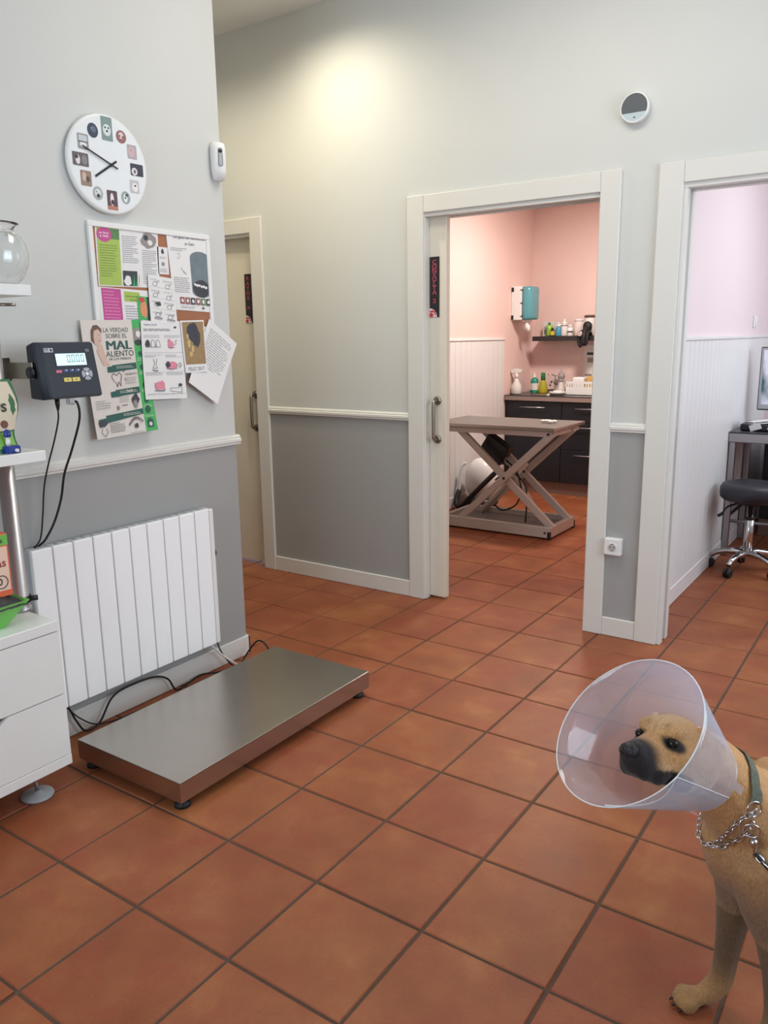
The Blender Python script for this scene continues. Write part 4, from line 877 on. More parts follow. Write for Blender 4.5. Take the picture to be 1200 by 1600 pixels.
def bottle(name, label, cat, c, prof, mt, cap=None, capm=None, capn='cap', extra=None, group=None, lab=None):
    e = thing(name, label, cat, c, group); MB().lathe(prof, c, (0, 0, 1), 20).build('bottle_body', mt, e)
    if cap: MB().lathe(cap, c, (0, 0, 1), 16).build(capn, capm, e)
    if lab: MB().lathe([(lab[0], lab[1]), (lab[0], lab[2])], c, (0, 0, 1), 20, cap=False).build('bottle_label', lab[3], e)
    if extra: extra(e, Vector(c))
    return e
TEAL = mat('soap_teal', (40, 140, 118), .25, var=.05); YGR = mat('bottle_yellow_green', (170, 160, 40), .3, var=.05); DGR = mat('cap_green', (44, 120, 62), .35, var=.05); BLUB = mat('bottle_blue', (72, 150, 184), .3, var=.05); LGR = mat('bottle_light_green', (150, 196, 70), .35, var=.05); YEL = mat('label_yellow', (206, 186, 60), .5, var=.04); SOFTW = mat('translucent_white_plastic', (222, 218, 214), .3, var=.03)
ZW = .9225
def trig(e, c):
    MB().prism([(-.05, 0), (.05, .012), (.055, .035), (-.02, .045), (-.055, .03)], c+Vector((0, -.012, .198)), (1, 0, 0), (0, 0, 1), (0, .024, 0)).build('trigger_head', WHITE, e)
    MB().tube([c+Vector((-.035, 0, .205)), c+Vector((-.04, 0, .17)), c+Vector((-.03, 0, .155))], .005, 8).build('trigger', WHITE, e)
bottle('spray_bottle', 'white trigger spray bottle at the left end of the worktop', 'bottle', (-2.062, 5.98, ZW), [(.046, 0), (.05, .008), (.05, .05), (.045, .085), (.022, .125), (.016, .15)], SOFTW, [(.017, .148), (.017, .175), (.012, .2)], WHITE, 'collar', trig)
bottle('soap_bottle', 'teal soap pump bottle with white label beside the spray bottle', 'bottle', (-1.965, 6.18, ZW), [(.036, 0), (.038, .006), (.038, .12), (.03, .138), (.014, .148)], TEAL, [(.014, .146), (.014, .165), (.005, .167), (.005, .195)], WHITE, 'pump', lab=(.0386, .03, .095, SOFTW))
bottle('detergent_bottle', 'yellow-green detergent bottle with green cap behind the sink', 'bottle', (-1.885, 6.2, ZW), [(.042, 0), (.046, .01), (.044, .06), (.024, .115), (.02, .125)], YGR, [(.021, .123), (.021, .19), (.016, .197)], DGR)
bottle('dropper_flask', 'clear flask with rubber bulb standing right of the tap', 'bottle', (-1.70, 6.2, ZW), [(.040, 0), (.042, .005), (.030, .06), (.019, .10), (.018, .118)], SOFTW, [(.026, .118), (.026, .124), (.020, .126), (.034, .15), (.036, .165), (.026, .19), (.010, .205), (.006, .235)], mat('bulb_grey', (150, 140, 138), .4, var=.04), 'rubber_bulb')
e = thing('soap_dish', 'shallow pale dish on the worktop before the white basket', 'dish', (-1.66, 6.02, ZW)); MB().lathe([(.05, 0), (.075, .018), (.078, .03), (.072, .03), (.05, .008)], (-1.66, 6.02, ZW), (0, 0, 1), 24).build('dish', WHITE, e); MB().ell((-1.66, 6.02, ZW+.030), .05, .035, .014, 14).build('soap_bar', SOFTW, e)
def basket():
    x0, x1, y0, y1, z0, z1 = -1.60, -1.30, 6.06, 6.30, ZW, ZW+.125
    e = thing('storage_basket', 'white slotted plastic basket at the right end of the worktop', 'basket', ((x0+x1)/2, 6.18, z0))
    b = MB(); b.box(x0, x1, y0, y1, z0, z0+.004)
    for q in ((x0, x1, y0, y0+.004), (x0, x1, y1-.004, y1), (x0, x0+.004, y0, y1), (x1-.004, x1, y0, y1)): b.box(*q, z0, z0+.075); b.box(*q, z1-.02, z1)
    b.build('basket_body', WHITE, e)
    for k in range(13):
        x = x0+k*(x1-x0-.010)/12
        for y in (y0, y1-.004): MB().box(x, x+.010, y, y+.004, z0+.075, z1-.02).build('slat', WHITE, e)
    return e
basket()
tag(MB().box(-1.55, -1.44, 6.10, 6.24, ZW+.006, ZW+.160, bev=.012, seg=2).build('wipes_pack', PAPER), 'white pack of wipes standing in the slotted basket', 'pack')
tag(MB().box(-1.42, -1.34, 6.12, 6.22, ZW+.006, ZW+.168, bev=.004).build('yellow_box', mat('mustard_card', (206, 168, 92), .6, var=.05)), 'mustard yellow box standing in the slotted basket', 'box')
# wall shelf and its bottles
tag(MB().box(-2.01, -.85, 6.20, 6.448, 1.418, 1.462, bev=.0015).build('wall_shelf', WT), 'black floating wall shelf holding bottles in the pink room', 'shelf')
ZS = 1.4635
e = thing('medicine_box', 'white medicine carton at the left end of the black shelf', 'box', (-1.93, 6.36, ZS)); MB().box(-1.962, -1.85, 6.34, 6.40, ZS, ZS+.135, bev=.002).build('carton', SOFTW, e); MB().box(-1.95, -1.86, 6.3385, 6.3398, ZS+.02, ZS+.09).build('print_panel', GREYINK, e)
bottle('green_bottle', 'light green squeeze bottle with dark cap on the black shelf', 'bottle', (-1.875, 6.29, ZS), [(.026, 0), (.03, .01), (.026, .06), (.03, .10), (.012, .105)], LGR, [(.012, .104), (.012, .125), (.009, .13)], DGR)
bottle('yellow_vial', 'small vial with yellow label on the black shelf', 'bottle', (-1.825, 6.25, ZS), [(.02, 0), (.021, .004), (.021, .05), (.01, .062)], BLACK, [(.011, .06), (.011, .078)], BLACK, lab=(.0216, .008, .046, YEL))
bottle('white_canister', 'tall plain white bottle behind the yellow vial on the shelf', 'bottle', (-1.82, 6.37, ZS), [(.026, 0), (.027, .004), (.027, .10), (.016, .115)], WHITE, [(.017, .114), (.017, .13)], WHITE)
bottle('blue_bottle', 'blue bottle with white cap on the black shelf', 'bottle', (-1.770, 6.27, ZS), [(.027, 0), (.028, .004), (.028, .075), (.02, .086)], BLUB, [(.021, .084), (.021, .11), (.014, .114)], WHITE)
bottle('nozzle_bottle', 'white squeeze bottle with long nozzle and grey band on the shelf', 'bottle', (-1.713, 6.27, ZS), [(.029, 0), (.031, .005), (.031, .10), (.024, .112)], SOFTW, [(.025, .111), (.025, .125), (.010, .13), (.005, .16)], WHITE, lab=(.0315, .092, .10, INK))
bottle('pill_bottle', 'shorter white labelled bottle next to the clear jar on the shelf', 'bottle', (-1.655, 6.27, ZS), [(.024, 0), (.025, .004), (.025, .07), (.017, .08)], WHITE, [(.018, .079), (.018, .098), (.013, .102)], SOFTW, lab=(.0255, .03, .045, INK))
bottle('cotton_jar', 'wide clear jar of cotton on the black shelf', 'jar', (-1.585, 6.31, ZS), [(.045, 0), (.047, .004), (.047, .12), (.04, .132)], mat('jar_milky', (222, 206, 200), .2, var=.1, scale=60), [(.042, .131), (.042, .15), (.036, .155)], SOFTW)
bottle('tall_jar', 'tall jar with brown lid at the right end of the shelf', 'jar', (-1.50, 6.37, ZS), [(.048, 0), (.05, .004), (.05, .16), (.045, .17)], SOFTW, [(.055, .169), (.056, .185), (.04, .19)], mat('lid_brown', (92, 70, 60), .5, var=.05), 'lid')
def stetho():
    e = thing('stethoscope', 'black stethoscope hung over the right end of the black shelf', 'stethoscope', (-1.49, 6.19, 1.36))
    for k, (dx, dy) in enumerate(((-.03, 0), (0, -.012), (.03, .0), (.012, -.02))):
        MB().tube(catmull([(-1.49+dx, 6.30, 1.476), (-1.49+dx, 6.22, 1.50+.03*(k % 2)), (-1.49+dx*1.3, 6.178+dy, 1.47), (-1.49+dx*1.2, 6.17+dy, 1.40), (-1.49+dx*.5, 6.172+dy, 1.36+.01*k)], 6), .016, 10).build('tube_loop', RUBBER, e)
    MB().lathe([(.026, 0), (.026, .012), (.02, .018)], (-1.51, 6.155, 1.48), (0, -1, 0), 20).build('chest_piece', CHROME, e)
    MB().ell((-1.485, 6.27, 1.545), .045, .035, .05, 16).build('coiled_tubing', RUBBER, e)
stetho()
s_ = MB().box(-1.575, -1.42, 6.4475, 6.4494, 1.06, 1.375)
e = thing('wall_notice', 'pale printed notice taped to the pink wall under the black shelf', 'notice', (-1.50, 6.4494, 1.06)); s_.build('paper', SOFTW, e)
for q, mt in (((-1.545, -1.43, 1.28, 1.305), DARKP), ((-1.54, -1.45, 1.21, 1.255), CATG), ((-1.47, -1.43, 1.13, 1.18), DARKP), ((-1.56, -1.49, 1.08, 1.10), CATG)): MB().box(q[0], q[1], 6.4466, 6.4474, q[2], q[3]).build('print_block', mt, e)
def dispenser():
    x0, xm, x1, y0, y1, z0, z1 = -2.13, -2.022, -1.93, 5.97, 6.20, 1.615, 1.925
    e = thing('towel_dispenser', 'white paper roll dispenser with teal cover on the pink wall', 'dispenser', (-2.05, 6.08, z0))
    MB().box(x0, xm, y0, y1, z0, z1, bev=.008, seg=2).build('back_housing', WHITE, e)
    TC = mat('teal_cover', (92, 158, 170), .2, var=.04)
    yc, hy = (y0+y1)/2, (y1-y0)/2-.004; rc = .055; pl = [(xm, -hy)]
    pl += [(x1-rc+rc*math.sin(k*PI/16), -hy+rc-rc*math.cos(k*PI/16)) for k in range(9)]; pl += [(x1-rc+rc*math.cos(k*PI/16), hy-rc+rc*math.sin(k*PI/16)) for k in range(9)]; pl += [(xm, hy)]
    V = []; Fc = []; n = len(pl); lv = [(z0+.004, .86), (z0+.012, .95), (z0+.03, 1), (z1-.03, 1), (z1-.012, .95), (z1-.004, .86)]
    for z, k in lv: V += [(xm+(x-xm)*k, yc+y*k, z) for x, y in pl]
    for i in range(len(lv)-1): Fc += [(i*n+j, i*n+(j+1) % n, (i+1)*n+(j+1) % n, (i+1)*n+j) for j in range(n)]
    Fc += [tuple(range(n)), tuple((len(lv)-1)*n+j for j in range(n))]
    MB().add(V, Fc, True).build('teal_cover', TC, e)
    for z in (1.885, 1.63): MB().box(x0+.002, x0+.026, y0-.003, y0+.001, z-.01, z+.03, bev=.002).build('corner_pad', BLACK, e)
    for z in (1.89, 1.77, 1.65): MB().box(xm-.016, xm+.006, y0-.003, y0+.004, z-.004, z+.004).build('hinge_clip', BLACK, e)
    MB().lathe([(.05, 0), (.045, .012), (.02, .018)], (-2.0, 6.05, z0), (0, 0, -1), 20).build('outlet', SOFTW, e)
    rnd = random.Random(2); p = MB()
    for k in range(4): p.ell((-2.03+.018*k, 6.05+rnd.uniform(-.02, .02), z0-.055-.018*(k % 2)), .018, .018, .035, 8)
    p.build('paper_end', PAPER, e)
dispenser()

# ------------------------------------------------------------------ right-hand room
def desk():
    DS = mat('desk_steel', (170, 168, 172), .3, metal=1, var=.05); DT = mat('desk_top_dark', (52, 54, 62), .4, var=.05)
    x0, x1, y0, y1, zt = .185, 1.5, 4.42, 5.02, .838
    e = thing('work_desk', 'steel framed desk with dark top against the white wainscot', 'desk', (.8, 4.7, 0))
    MB().box(x0, x1, y0, y1, zt-.012, zt, bev=.002).build('desk_top', DT, e)
    f = MB(); f.box(x0, x1, y0, y0+.012, zt-.068, zt-.004, bev=.004).box(x0, x0+.012, y0+.012, y1, zt-.068, zt-.0125).box(x0, x1, y1-.012, y1, zt-.068, zt-.0125).box(x1-.012, x1, y0+.012, y1-.012, zt-.068, zt-.0125); f.build('apron', DS, e)
    for x in (x0+.004, x1-.044):
        for y in (y0+.015, y1-.055): MB().box(x, x+.038, y, y+.038, 0, zt-.068, bev=.004).build('leg', DS, e)
    for z in (.26,):
        MB().box(x0+.012, x0+.034, y0+.05, y1-.05, z, z+.03).build('cross_bar', DS, e); MB().tube([(x0+.04, y1-.035, z+.015), (x1-.04, y1-.035, z+.015)], .012, 10).build('cross_bar', DS, e); MB().tube([(x0+.04, y0+.034, z-.02), (x1-.04, y0+.034, z-.02)], .011, 10).build('cross_bar', DS, e)
desk()
def stool():
    cx, cy = .405, 4.12; e = thing('swivel_stool', 'round black swivel stool on a chrome star base in the right-hand room', 'stool', (cx, cy, 0))
    SEAT = mat('black_vinyl', (34, 36, 44), .45, var=.06)
    MB().lathe([(.02, .46), (.165, .46), (.182, .475), (.186, .50), (.184, .535), (.172, .556), (.14, .565), (.02, .566)], (cx, cy, 0), (0, 0, 1), 40).build('seat_cushion', SEAT, e)
    MB().lathe([(.09, .435), (.09, .459)], (cx, cy, 0), (0, 0, 1), 24).build('seat_plate', BLACK, e)
    MB().lathe([(.027, .10), (.027, .34), (.018, .345), (.018, .434)], (cx, cy, 0), (0, 0, 1), 20).build('gas_column', CHROME, e)
    MB().lathe([(.031, .335), (.031, .352)], (cx, cy, 0), (0, 0, 1), 20).build('column_collar', BLACK, e)
    MB().tube(catmull([(cx-.06, cy-.03, .44), (cx-.12, cy-.08, .415), (cx-.145, cy-.10, .375), (cx-.165, cy-.115, .36)], 5), [.006]*10+[.010]*6, 8).build('height_lever', BLACK, e)
    for k in range(5):
        a = math.radians(252+72*k); d = Vector((math.cos(a), math.sin(a), 0)); c = Vector((cx, cy, 0)); 
        MB().tube(catmull([c+d*.01+Vector((0, 0, .118)), c+d*.09+Vector((0, 0, .122)), c+d*.17+Vector((0, 0, .105)), c+d*.215+Vector((0, 0, .075))], 5), [.022]*6+[.018]*6+[.015]*4, 10).build('base_arm', CHROME, e)
        ca = MB(); n = Vector((-d.y, d.x, 0)); p = c+d*.215+Vector((0, 0, .028))
        for s_ in (-1, 1): ca.lathe([(.027, 0), (.028, .004), (.028, .014), (.022, .018)], p+n*s_*.004, n*s_, 16)
        ca.build('caster', BLACK, e)
stool()
def monitor():
    e = thing('computer_monitor', 'computer monitor with silver bezel edge on the desk at right', 'monitor', (.45, 4.9, .838))
    MB().box(.262, .72, 4.885, 4.925, .945, 1.372, bev=.006).build('shell', BLACK, e)
    MB().box(.268, .716, 4.879, 4.8845, .952, 1.366, bev=.002).build('bezel', ALU, e)
    sm = bpy.data.materials.new('screen_picture'); sm.use_nodes = True; nt = sm.node_tree; b = nt.nodes['Principled BSDF']
    tc = nt.nodes.new('ShaderNodeNewGeometry'); mp = nt.nodes.new('ShaderNodeMapping'); mp.inputs['Scale'].default_value = (9, 9, 5); nz = nt.nodes.new('ShaderNodeTexNoise'); nz.inputs['Scale'].default_value = 1.2; rp = nt.nodes.new('ShaderNodeValToRGB')
    el = rp.color_ramp.elements; el[0].position = .35; el[0].color = srgb(52, 84, 92); el[1].position = .62; el[1].color = srgb(206, 206, 220)
    nt.links.new(tc.outputs['Position'], mp.inputs[0]); nt.links.new(mp.outputs[0], nz.inputs['Vector']); nt.links.new(nz.outputs['Fac'], rp.inputs[0]); nt.links.new(rp.outputs[0], b.inputs['Base Color']); nt.links.new(rp.outputs[0], b.inputs['Emission Color']); b.inputs['Emission Strength'].default_value = .35
    MB().box(.283, .701, 4.8765, 4.8788, .985, 1.352).build('screen', sm, e)
    MB().box(.45, .53, 4.89, 4.92, .846, .96).build('stand_neck', BLACK, e); MB().box(.36, .62, 4.82, 4.98, .8385, .848, bev=.003).build('stand_foot', BLACK, e)
monitor()
e = thing('desk_tray', 'black desk tray with loose white sheets beside the monitor', 'tray', (.4, 4.6, .838))
MB().box(.235, .62, 4.50, 4.76, .8385, .885, bev=.01, seg=2).build('tray', BLACK, e)
for k, (x, y, a, dz, sx, sy) in enumerate(((.40, 4.62, .2, .889, .14, .09), (.50, 4.58, -.3, .893, .15, .08), (.36, 4.66, .5, .897, .10, .07))):
    MB().obox((x, y, dz), (sx*math.cos(a), sx*math.sin(a), .01), (-sy*math.sin(a), sy*math.cos(a), -.004), (0, 0, .0012)).build('sheet', PAPER, e)
for (x, y, a) in ((.33, 4.488, .35), (.44, 4.487, -.2)): MB().obox((x, y, .868), (.035*math.cos(a), 0, .035*math.sin(a)), (0, .001, 0), (-.02*math.sin(a), 0, .02*math.cos(a))).build('paper_tab', PAPER, e)
e = thing('drawer_pedestal', 'dark office pedestal with metal plinth behind the desk legs', 'cabinet', (.75, 5.3, 0)); MB().box(.295, 1.2, 5.14, 5.7, .13, .76, bev=.004).build('body', CABN, e); MB().box(.295, 1.2, 5.16, 5.7, 0, .128).build('plinth', PLN, e)
for z in (.145, .45): MB().box(.305, 1.19, 5.132, 5.1395, z, z+.28, bev=.002).build('drawer_front', CABN, e)
e = thing('light_switch', 'narrow white light switch on the wall above the wainscot', 'switch', (.17, 5.06, 1.5)); MB().box(.17, .182, 5.02, 5.10, 1.505, 1.585, bev=.003).build('plate', WHITE, e); MB().box(.182, .187, 5.035, 5.085, 1.52, 1.57, bev=.002).build('rocker', WHITE, e)

# ------------------------------------------------------------------ dog with protective cone
HE = Vector((.9022, .2962, .7146)); HF = Vector((-.2897, -.8903, .3513)).normalized(); HL = Vector((.957, -.2741, .0947)).normalized(); HU = HF.cross(HL)
HS = 1.02
def hp(u, v, w_): return HE+HS*(HF*u+HL*v+HU*w_)
HR = Matrix((HF, HL, HU)).transposed()
def dog():
    b = MB()
    def hell(u, v, w_, a, c, d): b.ell(hp(u, v, w_), a*HS, c*HS, d*HS, 18, HR)
    hell(-.050, 0, -.004, .068, .058, .050); hell(-.02, 0, .010, .04, .040, .034)
    for s in (-1, 1):
        hell(-.008, s*.026, .018, .024, .021, .017); hell(-.040, s*.036, -.030, .050, .028, .038)
        hell(.050, s*.017, -.050, .032, .016, .026); hell(.020, s*.024, -.052, .032, .018, .029)
        hell(-.014, s*.036, -.012, .024, .016, .018)
    for u, w_, ry, rz in ((-.005, -.016, .038, .033), (.018, -.023, .035, .032), (.04, -.029, .033, .031), (.058, -.033, .031, .0305), (.074, -.035, .027, .028)): hell(u, 0, w_, .022, ry, rz)
    hell(-.075, .030, -.045, .055, .050, .055); hell(-.075, -.030, -.045, .055, .050, .055); hell(-.055, .035, -.055, .045, .035, .040); hell(-.055, -.035, -.055, .045, .035, .040)
    for u, w_, r in ((-.05, -.066, .024), (-.025, -.068, .023), (0, -.067, .021), (.025, -.065, .019), (.048, -.062, .017), (.064, -.059, .013)): hell(u, 0, w_, .020, r*1.1, r*.8)
    # ears folded back along the neck
    for s in (-1, 1):
        for k in range(6):
            t = k/5; hell(-.065-.045*t, s*(.052+.014*math.sin(PI*t)), .022-.050*t, .018*(1-.35*t), .006, .020*(1-.5*t))
    def limb(pts, n=5):
        P = catmull([p[:3] for p in pts], n); R = []
        for i in range(len(pts)-1): R += [pts[i][3]+(pts[i+1][3]-pts[i][3])*k/n for k in range(n)]
        R.append(pts[-1][3])
        for p, r in zip(P, R): b.ell(p, r, r, r, 12)
        b.tube(P, R, 12)
    hb = hp(-.075, 0, -.02)
    limb([(hb.x, hb.y, hb.z, .056), (.972, .405, .632, .060), (1.012, .448, .560, .074), (1.052, .500, .490, .098), (1.075, .545, .455, .118)])
    limb([(1.075, .535, .46, .118), (1.14, .61, .445, .135), (1.22, .71, .440, .138), (1.31, .82, .455, .118), (1.40, .94, .47, .112)])
    limb([(1.035, .485, .445, .083), (1.046, .497, .40, .086), (1.066, .53, .365, .082), (1.13, .60, .345, .06)])   # brisket
    b.ell((1.09, .59, .535), .075, .075, .045, 14)                                                   # withers
    # far (right) foreleg
    limb([(1.028, .545, .42, .070), (1.030, .530, .33, .056), (1.028, .520, .27, .040), (1.024, .518, .19, .030), (1.020, .517, .11, .026), (1.014, .512, .062, .026), (.994, .497, .030, .025)])
    # near (left) foreleg
    limb([(1.085, .465, .42, .080), (1.102, .455, .335, .062), (1.120, .447, .27, .043), (1.132, .437, .19, .031), (1.138, .430, .11, .026), (1.132, .420, .065, .026), (1.115, .405, .030, .025)])
    def paw(c, d):
        d = Vector(d).normalized(); s = Vector((-d.y, d.x, 0)); c = Vector(c); b.ell(c+Vector((0, 0, .024)), .026, .026, .020, 12)
        for k, o in enumerate((-.024, -.0085, .0085, .024)):
            f = .026 if k in (1, 2) else .016; R = Matrix((d, s, Vector((0, 0, 1)))).transposed(); b.ell(c+d*f+s*o+Vector((0, 0, .0165)), .0200, .0115, .0165, 12, R)
    toes = []
    for c, d in (((.968, .478, 0), (-.86, -.5, 0)), ((1.103, .393, 0), (-.8, -.6, 0)), ((1.47, 1.02, 0), (-.63, -.775, 0)), ((1.37, 1.10, 0), (-.63, -.775, 0))):
        paw(c, d); toes.append((Vector(c), Vector(d).normalized()))
    # hind legs
    for sx, cx, cy in ((1, 1.47, 1.02), (-1, 1.37, 1.10)):
        ox, oy = sx*.05*.775, -sx*.05*.63; kx, ky = 1.36+ox, .90+oy
        limb([(1.40+ox*.8, .96+oy*.8, .45, .10), (kx, ky, .33, .07), (1.43+ox, .985+oy, .22, .038), (cx+.03, cy+.035, .145, .024), (cx+.018, cy+.022, .08, .022), (cx, cy, .03, .024)])
    limb([(1.46, 1.01, .50, .035), (1.52, 1.08, .44, .026), (1.55, 1.12, .34, .02), (1.57, 1.14, .25, .012)])
    tmp = b.build('dog_raw', WHITE); md = tmp.modifiers.new('r', 'REMESH'); md.mode = 'VOXEL'; md.voxel_size = .0052; md.use_smooth_shade = True
    ms = tmp.modifiers.new('s', 'SMOOTH'); ms.factor = .5; ms.iterations = 5
    dg = bpy.context.evaluated_depsgraph_get(); me = bpy.data.meshes.new_from_object(tmp.evaluated_get(dg)); bpy.data.objects.remove(tmp)
    me.name = 'dog_body'; me.materials.clear()
    for p in me.polygons: p.use_smooth = True
    at = me.color_attributes.new('fur', 'FLOAT_COLOR', 'POINT')
    C = lambda *c: Vector(srgb(*c)[:3])
    fawn, light, dark, black, chest, leg = C(200, 150, 98), C(220, 186, 142), C(96, 78, 58), C(34, 28, 28), C(128, 104, 82), C(158, 120, 78)
    def mix(a, c, t): t = max(0, min(1, t)); t = t*t*(3-2*t); return a+(c-a)*t
    for i, v in enumerate(me.vertices):
        d = v.co-HE; u, l, w_ = d.dot(HF)/HS, d.dot(HL)/HS, d.dot(HU)/HS; nz = noise.noise(v.co*38)*.5+noise.noise(v.co*90)*.3
        c = fawn.copy()
        if d.length < .14 and u > -.13:
            c = mix(c, light, (-.03-w_)/.03*.8) if w_ < -.03 else c
            c = mix(c, light, (1-math.hypot(l, (w_-.035)*1.2)/.05)*.6)
            c = mix(c, dark, (1-abs(l)/.006)*.35*(w_ > .0)*(u > -.06))
            for s in (-1, 1):
                lw = (s*l-.034); ww = w_+.002+lw*.35+u*.10; e = math.sqrt(((u-.004)*.75)**2+(lw*.72)**2+(ww*1.55)**2); c = mix(c, black, (.0225-e+.004*nz)/.010)
                e2 = math.sqrt((u-.008)**2+(l-s*.020)**2+(w_-.026)**2); c = mix(c, dark, (.012-e2)/.012*.6)
            mz = (u-.028+.010*nz+(-w_-.03)*.30)/.030; c = mix(c, black, mz)
            if w_ < -.048: c = mix(c, black, (-.048-w_+.004*nz)/.010*(1 if u > -.035 else 0)*(u+.04)/.02)
        else:
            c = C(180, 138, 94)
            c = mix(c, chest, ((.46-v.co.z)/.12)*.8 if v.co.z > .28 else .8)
            if v.co.z < .26: c = mix(mix(c, dark, .7), leg, (.14-v.co.z)/.10)  # upper legs darkened: shade put into the fur colour, lighter again at the paws
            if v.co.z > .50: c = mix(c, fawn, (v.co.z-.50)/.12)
        c = c*(1+.16*nz); at.data[i].color = (c.x, c.y, c.z, 1)
    mt = bpy.data.materials.new('fawn_fur'); mt.use_nodes = True; nt = mt.node_tree; bs = nt.nodes['Principled BSDF']
    a = nt.nodes.new('ShaderNodeAttribute'); a.attribute_name = 'fur'; g = nt.nodes.new('ShaderNodeNewGeometry'); mp = nt.nodes.new('ShaderNodeMapping'); mp.inputs['Scale'].default_value = (230, 230, 70); n1 = nt.nodes.new('ShaderNodeTexNoise'); n1.inputs['Scale'].default_value = 1.6; n1.inputs['Detail'].default_value = 4
    nt.links.new(g.outputs['Position'], mp.inputs[0]); nt.links.new(mp.outputs[0], n1.inputs['Vector'])
    rm = nt.nodes.new('ShaderNodeMapRange'); rm.inputs[1].default_value = .3; rm.inputs[2].default_value = .7; rm.inputs[3].default_value = .72; rm.inputs[4].default_value = 1.15; nt.links.new(n1.outputs['Fac'], rm.inputs[0])
    mx = nt.nodes.new('ShaderNodeMix'); mx.data_type = 'RGBA'; mx.blend_type = 'MULTIPLY'; mx.inputs[0].default_value = 1; nt.links.new(a.outputs['Color'], mx.inputs[6]); nt.links.new(rm.outputs[0], mx.inputs[7]); nt.links.new(mx.outputs[2], bs.inputs['Base Color'])
    bp = nt.nodes.new('ShaderNodeBump'); bp.inputs['Strength'].default_value = .5; bp.inputs['Distance'].default_value = .003; nt.links.new(n1.outputs['Fac'], bp.inputs['Height']); nt.links.new(bp.outputs['Normal'], bs.inputs['Normal'])
    bs.inputs['Roughness'].default_value = .62; bs.inputs['Sheen Weight'].default_value = .15; bs.inputs['Specular IOR Level'].default_value = .25
    me.materials.append(mt)
    e = thing('dog', 'fawn dog with black muzzle wearing a protective cone, at the right edge', 'dog', (1.15, .6, 0))
    o = bpy.data.objects.new('body', me); col.objects.link(o); attach(o, e)
    EY = mat('dog_eye', (24, 18, 15), .16, var=0, spec=.35); NS = mat('dog_nose', (24, 22, 26), .35, var=.1, scale=200, bump=.3, bscale=300)
    for s in (-1, 1):
        y = MB().ell(hp(.0065, s*.0335, -.001), .0108, .0105, .0090, 18, HR).build('eye', EY, o)
    n = MB().ell(hp(.091, 0, -.024), .013, .0185, .0135, 20, HR).ell(hp(.094, .009, -.027), .009, .009, .009, 14, HR).ell(hp(.094, -.009, -.027), .009, .009, .009, 14, HR).build('nose', NS, o)
    for s in (-1, 1): MB().ell(hp(.1015, s*.0095, -.0275), .0028, .0045, .003, 12, HR).build('nostril', BLACK, n)
    CL = mat('claw', (40, 34, 30), .4, var=.05)
    for c, d in toes[:2]:
        s = Vector((-d.y, d.x, 0))
        for k, q in enumerate((-.024, -.0085, .0085, .024)):
            f = .043 if k in (1, 2) else .033; p = c+d*f+s*q
            MB().tube([p-d*.003+Vector((0, 0, .011)), p+d*.003+Vector((0, 0, .008)), p+d*.0055+Vector((0, 0, .0035))], [.0032, .0028, .0012], 8).build('claw', CL, o)
    return e, o, me
dog_root, dog_body, dog_me = dog()

